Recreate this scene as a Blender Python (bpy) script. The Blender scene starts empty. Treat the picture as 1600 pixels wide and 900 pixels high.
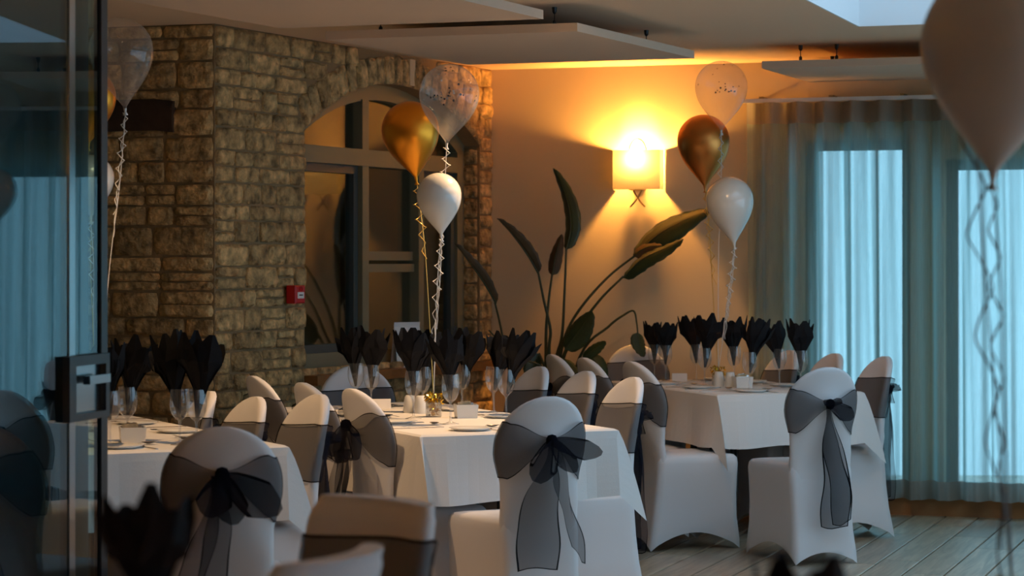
import bpy, bmesh, math, random
from mathutils import Vector, Matrix
PI = math.pi
sc = bpy.context.scene
COL = sc.collection
R = math.radians

# ------------------------------------------------------------------ camera, world, exposure
F, HEYE, YH = 3600.0, 1.42, 410.0           # focal length and horizon in pixels of the 1600x900 frame
cam_d = bpy.data.cameras.new('camera'); cam = bpy.data.objects.new('camera', cam_d); COL.objects.link(cam)
cam.location = (0, 0, HEYE); cam.rotation_euler = (PI/2, 0, 0)
cam_d.sensor_width = 36; cam_d.lens = F/1600*36; cam_d.shift_y = -(450-YH)/1600
cam_d.clip_end = 200
cam_d.dof.use_dof = True; cam_d.dof.focus_distance = 9.9; cam_d.dof.aperture_fstop = 4.2
sc.camera = cam
world = bpy.data.worlds.new('world'); sc.world = world; world.use_nodes = True
bg = world.node_tree.nodes['Background']
bg.inputs[0].default_value = (0.43, 0.69, 1.0, 1); bg.inputs[1].default_value = 2.15
vs = sc.view_settings
vs.view_transform = 'Standard'; vs.look = 'None'; vs.gamma = 1; vs.exposure = 0.0; vs.use_curve_mapping = False
sc.cycles.max_bounces = 10; sc.cycles.transparent_max_bounces = 32; sc.cycles.diffuse_bounces = 4
sc.cycles.glossy_bounces = 5; sc.cycles.caustics_reflective = False; sc.cycles.caustics_refractive = False
sc.cycles.sample_clamp_indirect = 4.0
sc.cycles.use_denoising = True
WARM = (1.0, 0.56, 0.2)
def portal(name, loc, rot, sx, sy):
    l = bpy.data.lights.new(name, 'AREA'); l.shape = 'RECTANGLE'; l.size = sx; l.size_y = sy
    l.cycles.is_portal = True
    o = bpy.data.objects.new(name, l); COL.objects.link(o); o.location = loc; o.rotation_euler = rot

# ------------------------------------------------------------------ pixel helpers
def at(px, py, D): return Vector(((px-800)*D/F, D, HEYE-(py-YH)*D/F))
def onz(px, py, z):
    D = (HEYE-z)*F/(py-YH); return at(px, py, D)

# ------------------------------------------------------------------ materials
MATS = {}
def nodes(m): return m.node_tree.nodes, m.node_tree.links
def pbr(name, col, rough=.6, metal=0, spec=.5, bump=0, bscale=40, var=0, vscale=6, obj_rand=0, coat=0, dist=.01, sheen=0, sub=0):
    m = bpy.data.materials.new(name); m.use_nodes = True; N, L = nodes(m)
    p = N['Principled BSDF']
    p.inputs['Base Color'].default_value = (*col, 1); p.inputs['Roughness'].default_value = rough
    p.inputs['Metallic'].default_value = metal; p.inputs['Specular IOR Level'].default_value = spec
    p.inputs['Coat Weight'].default_value = coat; p.inputs['Sheen Weight'].default_value = sheen
    tc = N.new('ShaderNodeTexCoord')
    if var or obj_rand:
        nz = N.new('ShaderNodeTexNoise'); nz.inputs['Scale'].default_value = vscale; nz.inputs['Detail'].default_value = 5
        L.new(tc.outputs['Object'], nz.inputs['Vector'])
        hs = N.new('ShaderNodeHueSaturation'); hs.inputs['Color'].default_value = (*col, 1)
        mr = N.new('ShaderNodeMapRange'); mr.inputs[1].default_value = .3; mr.inputs[2].default_value = .7
        mr.inputs[3].default_value = 1-var; mr.inputs[4].default_value = 1+var
        L.new(nz.outputs['Fac'], mr.inputs[0]); out = mr.outputs[0]
        if obj_rand:
            oi = N.new('ShaderNodeObjectInfo'); m2 = N.new('ShaderNodeMapRange')
            m2.inputs[3].default_value = 1-obj_rand; m2.inputs[4].default_value = 1+obj_rand
            L.new(oi.outputs['Random'], m2.inputs[0])
            mu = N.new('ShaderNodeMath'); mu.operation = 'MULTIPLY'; L.new(out, mu.inputs[0]); L.new(m2.outputs[0], mu.inputs[1]); out = mu.outputs[0]
        L.new(out, hs.inputs['Value']); L.new(hs.outputs[0], p.inputs['Base Color'])
    if bump:
        n2 = N.new('ShaderNodeTexNoise'); n2.inputs['Scale'].default_value = bscale; n2.inputs['Detail'].default_value = 6
        L.new(tc.outputs['Object'], n2.inputs['Vector'])
        b = N.new('ShaderNodeBump'); b.inputs['Strength'].default_value = bump; b.inputs['Distance'].default_value = dist
        L.new(n2.outputs['Fac'], b.inputs['Height']); L.new(b.outputs[0], p.inputs['Normal'])
    MATS[name] = m; return m
def mixmat(name, build):
    m = bpy.data.materials.new(name); m.use_nodes = True; N, L = nodes(m)
    N.remove(N['Principled BSDF']); out = N['Material Output']
    L.new(build(N, L), out.inputs[0]); MATS[name] = m; return m
def thin_glass(name, ior=1.5, tint=(1, 1, 1), film=0.0, filmcol=(.8, .8, .8), rough=0.0, gain=1.0):
    def b(N, L):
        t = N.new('ShaderNodeBsdfTransparent'); t.inputs[0].default_value = (*tint, 1)
        g = N.new('ShaderNodeBsdfGlossy'); g.inputs['Roughness'].default_value = rough
        fr = N.new('ShaderNodeFresnel'); fr.inputs[0].default_value = ior
        geo = N.new('ShaderNodeNewGeometry')          # same reflectance from both sides of a thin sheet
        ior_n = N.new('ShaderNodeMath'); ior_n.operation = 'MULTIPLY_ADD'
        # ior when front, 1/ior when back
        ior_n.inputs[1].default_value = (1/ior-ior); ior_n.inputs[2].default_value = ior
        L.new(geo.outputs['Backfacing'], ior_n.inputs[0])
        iv = N.new('ShaderNodeMath'); iv.operation = 'DIVIDE'; iv.inputs[0].default_value = 1
        # the fresnel node already inverts ior for back faces; feed the inverse so that both sides act as front
        L.new(ior_n.outputs[0], fr.inputs[0])
        mg = N.new('ShaderNodeMath'); mg.operation = 'MULTIPLY'; mg.inputs[1].default_value = gain; mg.use_clamp = True
        L.new(fr.outputs[0], mg.inputs[0])
        mx = N.new('ShaderNodeMixShader'); L.new(mg.outputs[0], mx.inputs[0]); L.new(t.outputs[0], mx.inputs[1]); L.new(g.outputs[0], mx.inputs[2])
        if film:
            d = N.new('ShaderNodeBsdfTranslucent'); d.inputs[0].default_value = (*filmcol, 1)
            d2 = N.new('ShaderNodeBsdfDiffuse'); d2.inputs[0].default_value = (*filmcol, 1)
            a = N.new('ShaderNodeAddShader'); L.new(d.outputs[0], a.inputs[0]); L.new(d2.outputs[0], a.inputs[1])
            m2 = N.new('ShaderNodeMixShader'); m2.inputs[0].default_value = film
            L.new(mx.outputs[0], m2.inputs[1]); L.new(a.outputs[0], m2.inputs[2]); return m2.outputs[0]
        return mx.outputs[0]
    return mixmat(name, b)
def sheer(name, col, opacity, transl=.5, tcol=None, weave=0):
    def b(N, L):
        t = N.new('ShaderNodeBsdfTransparent')
        d = N.new('ShaderNodeBsdfDiffuse'); d.inputs[0].default_value = (*col, 1)
        s = N.new('ShaderNodeBsdfTranslucent'); s.inputs[0].default_value = (*(tcol or col), 1)
        m1 = N.new('ShaderNodeMixShader'); m1.inputs[0].default_value = transl
        L.new(d.outputs[0], m1.inputs[1]); L.new(s.outputs[0], m1.inputs[2])
        m2 = N.new('ShaderNodeMixShader'); m2.inputs[0].default_value = opacity
        if weave:
            tc = N.new('ShaderNodeTexCoord'); mp = N.new('ShaderNodeMapping'); mp.inputs['Scale'].default_value = (260, 260, 9)
            nz = N.new('ShaderNodeTexNoise'); nz.inputs['Scale'].default_value = 1; nz.inputs['Detail'].default_value = 2
            L.new(tc.outputs['Object'], mp.inputs[0]); L.new(mp.outputs[0], nz.inputs['Vector'])
            mr = N.new('ShaderNodeMapRange'); mr.inputs[3].default_value = opacity-weave; mr.inputs[4].default_value = opacity+weave
            L.new(nz.outputs['Fac'], mr.inputs[0]); L.new(mr.outputs[0], m2.inputs[0])
        if weave:      # a slanted thread sheet lets less light through: transmission ** (1 / cos)
            ge = N.new('ShaderNodeNewGeometry'); dt = N.new('ShaderNodeVectorMath'); dt.operation = 'DOT_PRODUCT'
            L.new(ge.outputs['Normal'], dt.inputs[0]); L.new(ge.outputs['Incoming'], dt.inputs[1])
            ab = N.new('ShaderNodeMath'); ab.operation = 'ABSOLUTE'; L.new(dt.outputs['Value'], ab.inputs[0])
            mxx = N.new('ShaderNodeMath'); mxx.operation = 'MAXIMUM'; mxx.inputs[1].default_value = .12; L.new(ab.outputs[0], mxx.inputs[0])
            dv = N.new('ShaderNodeMath'); dv.operation = 'DIVIDE'; dv.inputs[0].default_value = 1.0; L.new(mxx.outputs[0], dv.inputs[1])
            om = N.new('ShaderNodeMath'); om.operation = 'SUBTRACT'; om.inputs[0].default_value = 1.0; L.new(mr.outputs[0], om.inputs[1])
            pw = N.new('ShaderNodeMath'); pw.operation = 'POWER'; L.new(om.outputs[0], pw.inputs[0]); L.new(dv.outputs[0], pw.inputs[1])
            o2 = N.new('ShaderNodeMath'); o2.operation = 'SUBTRACT'; o2.inputs[0].default_value = 1.0; L.new(pw.outputs[0], o2.inputs[1])
            L.new(o2.outputs[0], m2.inputs[0])
        L.new(t.outputs[0], m2.inputs[1]); L.new(m1.outputs[0], m2.inputs[2]); return m2.outputs[0]
    return mixmat(name, b)
def emit(name, col, s):
    def b(N, L):
        e = N.new('ShaderNodeEmission'); e.inputs[0].default_value = (*col, 1); e.inputs[1].default_value = s; return e.outputs[0]
    return mixmat(name, b)

M_wall = pbr('cream_paint', (.74, .59, .38), .8, bump=.05, bscale=60)
M_ceil = pbr('ceiling_paint', (.86, .64, .45), .85)
M_shaft = pbr('rooflight_white', (.88, .88, .88), .7)
M_panel = pbr('acoustic_panel', (.74, .56, .42), .9, bump=.08, bscale=300)
M_dark = pbr('dark_partition', (.012, .013, .016), .6)
M_mortar = pbr('mortar', (.30, .20, .10), .95, bump=.6, bscale=60)
M_stone = pbr('stone', (.54, .355, .155), .9, bump=1.0, bscale=32, var=.6, vscale=17, obj_rand=.25, dist=.035)
M_timber = pbr('old_timber', (.035, .018, .010), .8, bump=.7, bscale=30, var=.4)
M_frame = pbr('window_paint', (.20, .19, .12), .5)
M_frame_dk = pbr('window_paint_dark', (.055, .075, .075), .5)
M_sill = pbr('sill_wood', (.24, .11, .035), .45, var=.3, vscale=8)
M_skirt = pbr('skirting_wood', (.34, .15, .05), .5, var=.2, vscale=6)
M_white_upvc = pbr('white_frame', (.10, .11, .11), .5)
M_spandex = pbr('white_spandex', (.76, .74, .75), .55, sheen=.2, bump=.03, bscale=200)
M_cloth = pbr('white_linen', (.80, .78, .76), .8, bump=.06, bscale=160)
M_napkin = pbr('black_paper', (.004, .004, .006), .7, spec=.22)
M_china = pbr('white_china', (.82, .81, .78), .25)
M_steel = pbr('cutlery_steel', (.62, .58, .54), .22, metal=1)
M_chrome = pbr('chrome', (.42, .44, .46), .18, metal=1)
M_gold = pbr('chrome_gold_latex', (.92, .36, .035), .34, metal=1)
M_copper = pbr('chrome_copper_latex', (.80, .32, .08), .36, metal=1)
M_pearl = pbr('pearl_latex', (.80, .78, .74), .22, spec=.7, coat=.4)
M_ribw = pbr('ribbon_white', (.82, .78, .72), .4)
M_ribg = pbr('ribbon_gold', (.80, .52, .14), .3, metal=.7)
M_tinsel = pbr('gold_tinsel', (.85, .62, .10), .25, metal=1)
M_red = pbr('red_plastic', (.55, .008, .012), .35)
M_label = pbr('label_white', (.8, .78, .75), .6)
M_ink = pbr('ink', (.02, .02, .02), .6)
M_brass = pbr('aged_brass', (.42, .30, .14), .35, metal=1)
M_black = pbr('black_metal', (.012, .012, .014), .4)
M_leaf = pbr('leaf_green', (.026, .050, .018), .4, var=.3, vscale=9)
M_leaf_b = pbr('leaf_brown', (.075, .048, .018), .55, var=.35, vscale=9)
M_stem = pbr('stem_green', (.04, .055, .02), .5)
M_pot = pbr('pot', (.05, .045, .04), .5)
M_soil = pbr('soil', (.02, .013, .008), .95)
M_packet = pbr('sachet', (.55, .42, .25), .5, var=.4, vscale=30)
M_hotel_card = pbr('card', (.85, .82, .80), .7)
M_confetti = pbr('confetti_dark', (.015, .015, .02), .4)
M_confetti_s = pbr('confetti_silver', (.6, .6, .6), .3, metal=1)
M_anod = pbr('dark_anodised', (.010, .016, .022), .35, spec=.5)
M_glass = thin_glass('glassware', 1.62, (.96, .96, .96), gain=1.9, film=.04, filmcol=(.85, .85, .85), rough=.04)
M_pane = thin_glass('window_pane', 2.0, (.85, .88, .86), gain=1.0)
M_door = thin_glass('door_glass', 1.75, (.55, .75, .80), gain=.9)
M_tint = thin_glass('cyan_daylight_pane', 1.5, (.85, .985, .94))  # cyan of the daylight outside is put into the glass tint
M_sky = thin_glass('rooflight_glass', 1.5, (1.0, 1.0, .97))
M_clear = thin_glass('clear_latex', 1.6, (.95, .94, .92), film=.085, filmcol=(.8, .75, .7), rough=.07)
M_org = sheer('organza', (.020, .020, .030), .54, .25)
M_hem = sheer('organza_hem', (.006, .006, .010), .97, .1)
M_curt = sheer('sheer_curtain', (.34, .32, .29), .56, .60, (.46, .68, .70), weave=.13)
M_curt_d = sheer('curtain_double', (.30, .27, .23), .93, .35, (.45, .45, .42))
M_shade = sheer('lamp_shade_fabric', (.80, .70, .50), 1.0, .5, (.14, .13, .10))
M_bulb = emit('bulb', (1, .62, .24), 60)
M_down = emit('downlight_lens', (1, .66, .32), 12)
# wood for floor: grain along local X, tone by board
def wood():
    m = bpy.data.materials.new('oak_boards'); m.use_nodes = True; N, L = nodes(m); p = N['Principled BSDF']
    tc = N.new('ShaderNodeTexCoord'); mp = N.new('ShaderNodeMapping'); mp.inputs['Scale'].default_value = (2.2, 26, 10)
    oi = N.new('ShaderNodeObjectInfo'); ad = N.new('ShaderNodeVectorMath'); ad.operation = 'ADD'
    cb = N.new('ShaderNodeCombineXYZ'); ml = N.new('ShaderNodeMath'); ml.operation = 'MULTIPLY'; ml.inputs[1].default_value = 60
    L.new(oi.outputs['Random'], ml.inputs[0]); L.new(ml.outputs[0], cb.inputs[0]); L.new(ml.outputs[0], cb.inputs[1])
    L.new(tc.outputs['Object'], mp.inputs[0]); L.new(mp.outputs[0], ad.inputs[0]); L.new(cb.outputs[0], ad.inputs[1])
    nz = N.new('ShaderNodeTexNoise'); nz.inputs['Scale'].default_value = 1; nz.inputs['Detail'].default_value = 8; nz.inputs['Distortion'].default_value = 1.2
    L.new(ad.outputs[0], nz.inputs['Vector'])
    cr = N.new('ShaderNodeValToRGB'); e = cr.color_ramp.elements
    e[0].position = .3; e[0].color = (.27, .19, .11, 1); e[1].position = .72; e[1].color = (.56, .43, .29, 1)
    L.new(nz.outputs['Fac'], cr.inputs[0])
    hs = N.new('ShaderNodeHueSaturation'); mr = N.new('ShaderNodeMapRange'); mr.inputs[3].default_value = .75; mr.inputs[4].default_value = 1.25
    L.new(oi.outputs['Random'], mr.inputs[0]); L.new(mr.outputs[0], hs.inputs['Value']); L.new(cr.outputs[0], hs.inputs['Color'])
    L.new(hs.outputs[0], p.inputs['Base Color']); p.inputs['Roughness'].default_value = .48; p.inputs['Specular IOR Level'].default_value = 1.0; p.inputs['Coat Weight'].default_value = 1.0; p.inputs['Coat Roughness'].default_value = .42
    b = N.new('ShaderNodeBump'); b.inputs['Strength'].default_value = .06; b.inputs['Distance'].default_value = .002
    L.new(nz.outputs['Fac'], b.inputs['Height']); L.new(b.outputs[0], p.inputs['Normal'])
    return m
M_wood = wood()

# ------------------------------------------------------------------ object helpers
class MB:
    def __init__(s): s.v = []; s.f = []; s.m = []
    def quad(s, a, b, c, d, mi=0):
        n = len(s.v); s.v += [tuple(a), tuple(b), tuple(c), tuple(d)]; s.f.append((n, n+1, n+2, n+3)); s.m.append(mi)
    def grid(s, P, mi=0, close=False, mfun=None):
        n = len(s.v); r = len(P); c = len(P[0])
        for row in P: s.v += [tuple(p) for p in row]
        for i in range(r-1):
            for j in range(c if close else c-1):
                k = (j+1) % c
                s.f.append((n+i*c+j, n+i*c+k, n+(i+1)*c+k, n+(i+1)*c+j)); s.m.append(mfun(i, j) if mfun else mi)
        return s
    def fan(s, ring, mi=0, flip=False):
        n = len(s.v); s.v += [tuple(p) for p in ring]; idx = list(range(n, n+len(ring)))
        s.f.append(tuple(idx[::-1] if flip else idx)); s.m.append(mi); return s
    def box(s, lo, hi, mi=0, M=None):
        P = [Vector((x, y, z)) for z in (lo[2], hi[2]) for y in (lo[1], hi[1]) for x in (lo[0], hi[0])]
        if M: P = [M @ p for p in P]
        n = len(s.v); s.v += [tuple(p) for p in P]
        for q in ((0, 2, 3, 1), (4, 5, 7, 6), (0, 1, 5, 4), (2, 6, 7, 3), (0, 4, 6, 2), (1, 3, 7, 5)):
            s.f.append(tuple(n+i for i in q)); s.m.append(mi)
        return s
    def lathe(s, prof, n=24, c=(0, 0, 0), mi=0, cap=False):
        P = [[(c[0]+r*math.cos(2*PI*k/n), c[1]+r*math.sin(2*PI*k/n), c[2]+z) for k in range(n)] for r, z in prof]
        s.grid(P, mi, close=True)
        if cap: s.fan(P[0], mi, True); s.fan(P[-1], mi)
        return s
    def tube(s, pts, r, n=6, mi=0, cap=True):
        pts = [Vector(p) for p in pts]; rs = r if isinstance(r, (list, tuple)) else [r]*len(pts)
        rings = []; up = None
        for i, p in enumerate(pts):
            t = (pts[min(i+1, len(pts)-1)]-pts[max(i-1, 0)])
            t = t.normalized() if t.length > 1e-9 else Vector((0, 0, 1))
            if up is None: up = Vector((0, 0, 1)) if abs(t.z) < .9 else Vector((1, 0, 0))
            a = t.cross(up)
            if a.length < 1e-6: a = t.cross(Vector((1, 0, 0)))
            a.normalize(); b = a.cross(t).normalized(); up = b
            rings.append([p+(a*math.cos(2*PI*k/n)+b*math.sin(2*PI*k/n))*rs[i] for k in range(n)])
        s.grid(rings, mi, close=True)
        if cap: s.fan(rings[0], mi, True); s.fan(rings[-1], mi)
        return s
    def prism(s, poly, fn, d0, d1, mi=0):
        """poly: list of (u,z); fn(u,z,d) -> point; extruded from depth d0 to d1"""
        A = [fn(u, z, d0) for u, z in poly]; B = [fn(u, z, d1) for u, z in poly]
        s.fan(A, mi, False); s.fan(B, mi, True); n = len(A)
        for i in range(n):
            j = (i+1) % n; s.quad(A[j], A[i], B[i], B[j], mi)
        return s
    def mesh(s, name, mats, smooth=False):
        me = bpy.data.meshes.new(name); me.from_pydata(s.v, [], s.f)
        for m in (mats if isinstance(mats, (list, tuple)) else [mats]): me.materials.append(m)
        if any(s.m): me.polygons.foreach_set('material_index', s.m)
        if smooth: me.polygons.foreach_set('use_smooth', [True]*len(s.f))
        me.update(); return me
    def build(s, name, mats, parent=None, smooth=False, merge=0, recalc=False):
        me = s.mesh(name, mats, smooth)
        if merge or recalc:
            bm = bmesh.new(); bm.from_mesh(me)
            if merge: bmesh.ops.remove_doubles(bm, verts=bm.verts, dist=merge)
            bmesh.ops.recalc_face_normals(bm, faces=bm.faces)
            bm.to_mesh(me); bm.free()
        return link(name, me, parent)
def link(name, me, parent=None):
    o = bpy.data.objects.new(name, me); COL.objects.link(o)
    if parent: o.parent = parent
    return o
def tag(o, label=None, cat=None, group=None, kind=None):
    if label: o['label'] = label
    if cat: o['category'] = cat
    if group: o['group'] = group
    if kind: o['kind'] = kind
    return o
def empty(name, loc=(0, 0, 0), rz=0):
    o = bpy.data.objects.new(name, None); COL.objects.link(o); o.location = loc; o.rotation_euler = (0, 0, rz); o.empty_display_size = .1; return o
def copy_tree(o, parent=None):
    c = o.copy(); COL.objects.link(c); c.parent = parent
    for ch in list(o.children): copy_tree(ch, c)
    return c
def sub(o, lv=1):
    m = o.modifiers.new('sub', 'SUBSURF'); m.levels = lv; m.render_levels = lv; return o
def sm(t): t = max(0, min(1, t)); return t*t*(3-2*t)
def lerp(a, b, t): return a+(b-a)*t

# ------------------------------------------------------------------ setting
ZC = 2.568
Cn = Vector((-.124, 13.74)); Sn = Vector((-1.431, 11.08))
sd = (Cn-Sn).normalized(); SL = (Cn-Sn).length; sn = Vector((-sd.y, sd.x))     # along stone face, into the wall
bdir = Vector((1, -.33)).normalized(); bn = Vector((.33, 1)).normalized()      # along back wall, out of the room
def ST(u, z, d): p = Sn+sd*u+sn*d; return (p.x, p.y, z)
def BK(u, z, d): p = Cn+bdir*u+bn*d; return (p.x, p.y, z)
def bu(X): return (X-Cn.x)/bdir.x
def px_on_line(px, P0, dr):
    r = (px-800)/F                     # X = r*D
    # P0.x+u*dr.x = r*(P0.y+u*dr.y)
    return (r*P0.y-P0.x)/(dr.x-r*dr.y)
def st_uz(px, py, d=0):
    P0 = Sn+sn*d; u = px_on_line(px, P0, sd); D = P0.y+u*sd.y; return u, HEYE-(py-YH)*D/F
def bk_uz(px, py, d=0):
    P0 = Cn+bn*d; u = px_on_line(px, P0, bdir); D = P0.y+u*bdir.y; return u, HEYE-(py-YH)*D/F

# floor
fl = MB().box((-5, -3, -.12), (5.2, 15.5, -.012)).build('floor', M_wood); tag(fl, kind='structure')
PA = R(19.3); pdir = Vector((math.sin(PA), math.cos(PA))); pnr = Vector((math.cos(PA), -math.sin(PA)))
rnd = random.Random(4)
PW = .18
pmesh = {}
def plank_mesh(Lk):
    if Lk not in pmesh:
        b = .003; w = PW-.008; m = MB()
        lo = [(0, 0), (Lk, 0), (Lk, w), (0, w)]; hi = [(b, b), (Lk-b, b), (Lk-b, w-b), (b, w-b)]
        A = [(x, y, -.014) for x, y in lo]; B = [(x, y, -b) for x, y in lo]; T = [(x, y, 0) for x, y in hi]
        m.grid([A, B, T], close=True); m.fan(T)
        pmesh[Lk] = m.mesh('floor_board', M_wood)
    return pmesh[Lk]
base = Vector((.3, 9.0))
for i in range(-24, 22):
    s = -2.2+rnd.random()*1.2
    while s < 5.2:
        Lk = rnd.choice((1.0, 1.25, 1.5))
        p = base+pnr*(i*PW)+pdir*s
        c = p+pdir*(Lk/2)
        lim = 13.25-.33*(c.x-1.369)-.35
        sl = (c-Sn).dot(sn)
        if c.y > 9.3 and c.y < lim+.9 and -2.4 < c.x < 3.9 and sl < .3:
            o = link('floor_board', plank_mesh(Lk), fl); o.location = (p.x, p.y, 0); o.rotation_euler = (0, 0, PI/2-PA)
        s += Lk+.004
# ceiling with rooflight opening (local frame: x along e2, y along e1 towards the camera)
K = Vector((1.685, 11.23)); KA = math.atan2(-.33, .94)
CM = Matrix.Translation((K.x, K.y, 0)) @ Matrix.Rotation(KA, 4, 'Z')
RW, RL = 2.3, 4.2
m = MB()
m.box((-7, 0, ZC), (6, 3.6, ZC+.2), 0, CM); m.box((-7, -RL, ZC), (0, 0, ZC+.2), 0, CM)
m.box((RW, -RL, ZC), (6, 0, ZC+.2), 0, CM); m.box((-7, -17, ZC), (6, -RL, ZC+.2), 0, CM)
tag(m.build('ceiling', M_ceil), kind='structure')
rl = empty('window_1', CM @ Vector((RW/2, -RL/2, ZC+.2))); tag(rl, 'long rectangular rooflight opening in the ceiling', None, kind='structure')
inv = Matrix.Translation(-rl.location)
m = MB()
for lo, hi in (((-.06, -RL-.06, ZC+.2), (0, .06, ZC+.5)), ((RW, -RL-.06, ZC+.2), (RW+.06, .06, ZC+.5)), ((0, 0, ZC+.2), (RW, .06, ZC+.5)), ((0, -RL-.06, ZC+.2), (RW, -RL, ZC+.5))):
    m.box(lo, hi, 0, inv @ CM)
m.build('kerb', M_shaft, rl)
m = MB()
for lo, hi in (((0, -.008, ZC+.001), (RW, 0, ZC+.2)), ((0, -RL, ZC+.001), (RW, -RL+.008, ZC+.2)), ((0, -RL, ZC+.001), (.008, 0, ZC+.2)), ((RW-.008, -RL, ZC+.001), (RW, 0, ZC+.2))): m.box(lo, hi, 0, inv @ CM)
m.build('lining', M_shaft, rl)
for k in range(3):
    y0 = -RL+k*RL/3
    m = MB(); m.box((0, y0+.03, ZC+.46), (RW, y0+RL/3-.03, ZC+.47), 0, inv @ CM); m.build('pane', M_sky, rl)
    m = MB(); m.box((0, y0-.03, ZC+.44), (RW, y0+.03, ZC+.49), 0, inv @ CM); m.build('glazing_bar', M_ceil, rl)
pc = CM @ Vector((RW/2, -RL/2, ZC+.6)); portal('rooflight_portal', pc, (0, 0, KA), RW, RL)

# back wall with two window openings behind the curtain
W1 = (bu(1.66), bu(2.24), .12, 2.12); W2 = (bu(2.42), bu(4.1), .12, 2.0)
def rect(u0, u1, z0, z1): return [(u0, z0), (u1, z0), (u1, z1), (u0, z1)]
m = MB(); BT = .22; UE = bu(5.2)
for r in (rect(0, W1[0], 0, ZC), rect(W1[1], W2[0], 0, ZC), rect(W2[1], UE, 0, ZC), rect(W1[0], W1[1], W1[3], ZC), rect(W2[0], W2[1], W2[3], ZC), rect(W1[0], W1[1], 0, W1[2]), rect(W2[0], W2[1], 0, W2[2])):
    m.prism(r, BK, 0, BT)
tag(m.build('wall_back', M_wall, recalc=True), kind='structure')
for wi, W in ((2, W1), (3, W2)):
    w = empty('window_%d' % wi, BK((W[0]+W[1])/2, W[2], .1)); tag(w, kind='structure')
    off = w.location
    def BKl(u, z, d): return tuple(Vector(BK(u, z, d))-off)
    m = MB(); t = .06
    for r in (rect(W[0], W[0]+t, W[2], W[3]), rect(W[1]-t, W[1], W[2], W[3]), rect(W[0]+t, W[1]-t, W[3]-t, W[3]), rect(W[0]+t, W[1]-t, W[2], W[2]+t)):
        m.prism(r, BKl, .10, .16)
    m.build('window_frame', M_white_upvc, w, recalc=True)
    n = 1 if wi == 2 else 2
    ww = (W[1]-W[0]-2*t)/n
    for k in range(n):
        a = W[0]+t+k*ww
        m = MB(); m.prism(rect(a+.005, a+ww-.005, W[2]+t, W[3]-t), BKl, .125, .135); m.build('pane', M_tint, w, recalc=True)
        if k: m = MB(); m.prism(rect(a-.03, a+.03, W[2]+t, W[3]-t), BKl, .10, .16); m.build('mullion', M_white_upvc, w, recalc=True)
    cpt = BK((W[0]+W[1])/2, (W[2]+W[3])/2, .25)
    portal('window_portal', cpt, (PI/2, 0, math.atan2(bdir.y, bdir.x)+PI), W[1]-W[0], W[3]-W[2])
m = MB(); m.prism(rect(0, UE, 0, .14), BK, -.016, 0); tag(m.build('baseboard_back', M_skirt, recalc=True), kind='structure')

# other walls of the room (out of frame), with side glazing added for more daylight
m = MB(); Y0, Y1 = 2.4, 11.0
m.box((4.4, -3, 0), (4.6, Y0, ZC)); m.box((4.4, Y1, 0), (4.6, 12.4, ZC)); m.box((4.4, Y0, 2.3), (4.6, Y1, ZC)); m.box((4.4, Y0, 0), (4.6, Y1, .3))
tag(m.build('wall_right', M_wall), kind='structure')
w = empty('window_4', (4.5, (Y0+Y1)/2, .3)); tag(w, kind='structure')
m = MB(); NB = 8; HL = (Y1-Y0)/2
for k in range(NB+1): y = -HL+k*2*HL/NB; m.box((-.03, y-.03, 0), (.03, y+.03, 2.0))
m.box((-.03, -HL, 0), (.03, HL, .06)); m.box((-.03, -HL, 1.94), (.03, HL, 2.0)); m.build('window_frame', M_white_upvc, w)
for k in range(NB):
    y = -HL+k*2*HL/NB; MB().box((-.005, y+.03, .06), (.005, y+2*HL/NB-.03, 1.94)).build('pane', M_sky, w)
portal('side_window_portal', (4.62, (Y0+Y1)/2, 1.3), (0, PI/2, 0), 2.0, 2*HL)
tag(MB().box((-4.8, -3.2, 0), (4.6, -3, ZC)).build('wall_rear', M_wall), kind='structure')
tag(MB().box((-4.8, -3, 0), (-4.6, 12.8, ZC)).build('wall_left', M_wall), kind='structure')

# ---- stone walls
OU0, OU1, OZ0, OZS, OAP = .83, 2.81, .84, 2.11, 2.40
ouc = (OU0+OU1)/2; hs_ = (OU1-OU0)/2; rise = OAP-OZS; AR = (hs_**2+rise**2)/(2*rise); acz = OAP-AR
aang = math.asin(hs_/AR)
def arch_z(u, R_=None):
    r = R_ or AR; q = r*r-(u-ouc)**2
    return acz+math.sqrt(q) if q > 0 else -9
m = MB(); TH = .34
m.prism(rect(0, OU0, 0, ZC), ST, 0, TH); m.prism(rect(OU1, SL, 0, ZC), ST, 0, TH); m.prism(rect(OU0, OU1, 0, OZ0), ST, 0, TH)
NA = 20
for k in range(NA):
    a0 = OU0+(OU1-OU0)*k/NA; a1 = OU0+(OU1-OU0)*(k+1)/NA
    m.prism([(a0, arch_z(a0)), (a1, arch_z(a1)), (a1, ZC), (a0, ZC)], ST, 0, TH)
sw = m.build('wall_stone_window', M_mortar, recalc=True); tag(sw, kind='structure')
rs = random.Random(11)
def stone(poly, fn, parent, out):
    """pillowed stone from a quad outline (4 corners, counter-clockwise in u,z)"""
    c = [Vector((u, z)) for u, z in poly]; cc = sum(c, Vector((0, 0)))/4
    def ring(k, d, jit):
        P = []
        for i in range(4):
            a = c[i]; b = c[(i+1) % 4]
            for t in (0, .33, .67):
                q = a.lerp(b, t)
                if t == 0: q = q.lerp(cc, .06)
                q = q.lerp(cc, k)
                P.append(fn(q.x+rs.uniform(-jit, jit), q.y+rs.uniform(-jit, jit), -(d+rs.uniform(-.25, .25)*out)))
        return P
    jit = .0035
    m = MB(); A = ring(0, -.01/max(out, .001)*0-.006, 0); B = ring(.02, out*.6, jit); Cc = ring(.30, out*1.0, jit*1.6)
    m.grid([A, B, Cc], close=True); m.fan(Cc)
    o = m.build('stone', M_stone, parent, recalc=True); o.data.shade_smooth(); return o
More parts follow.
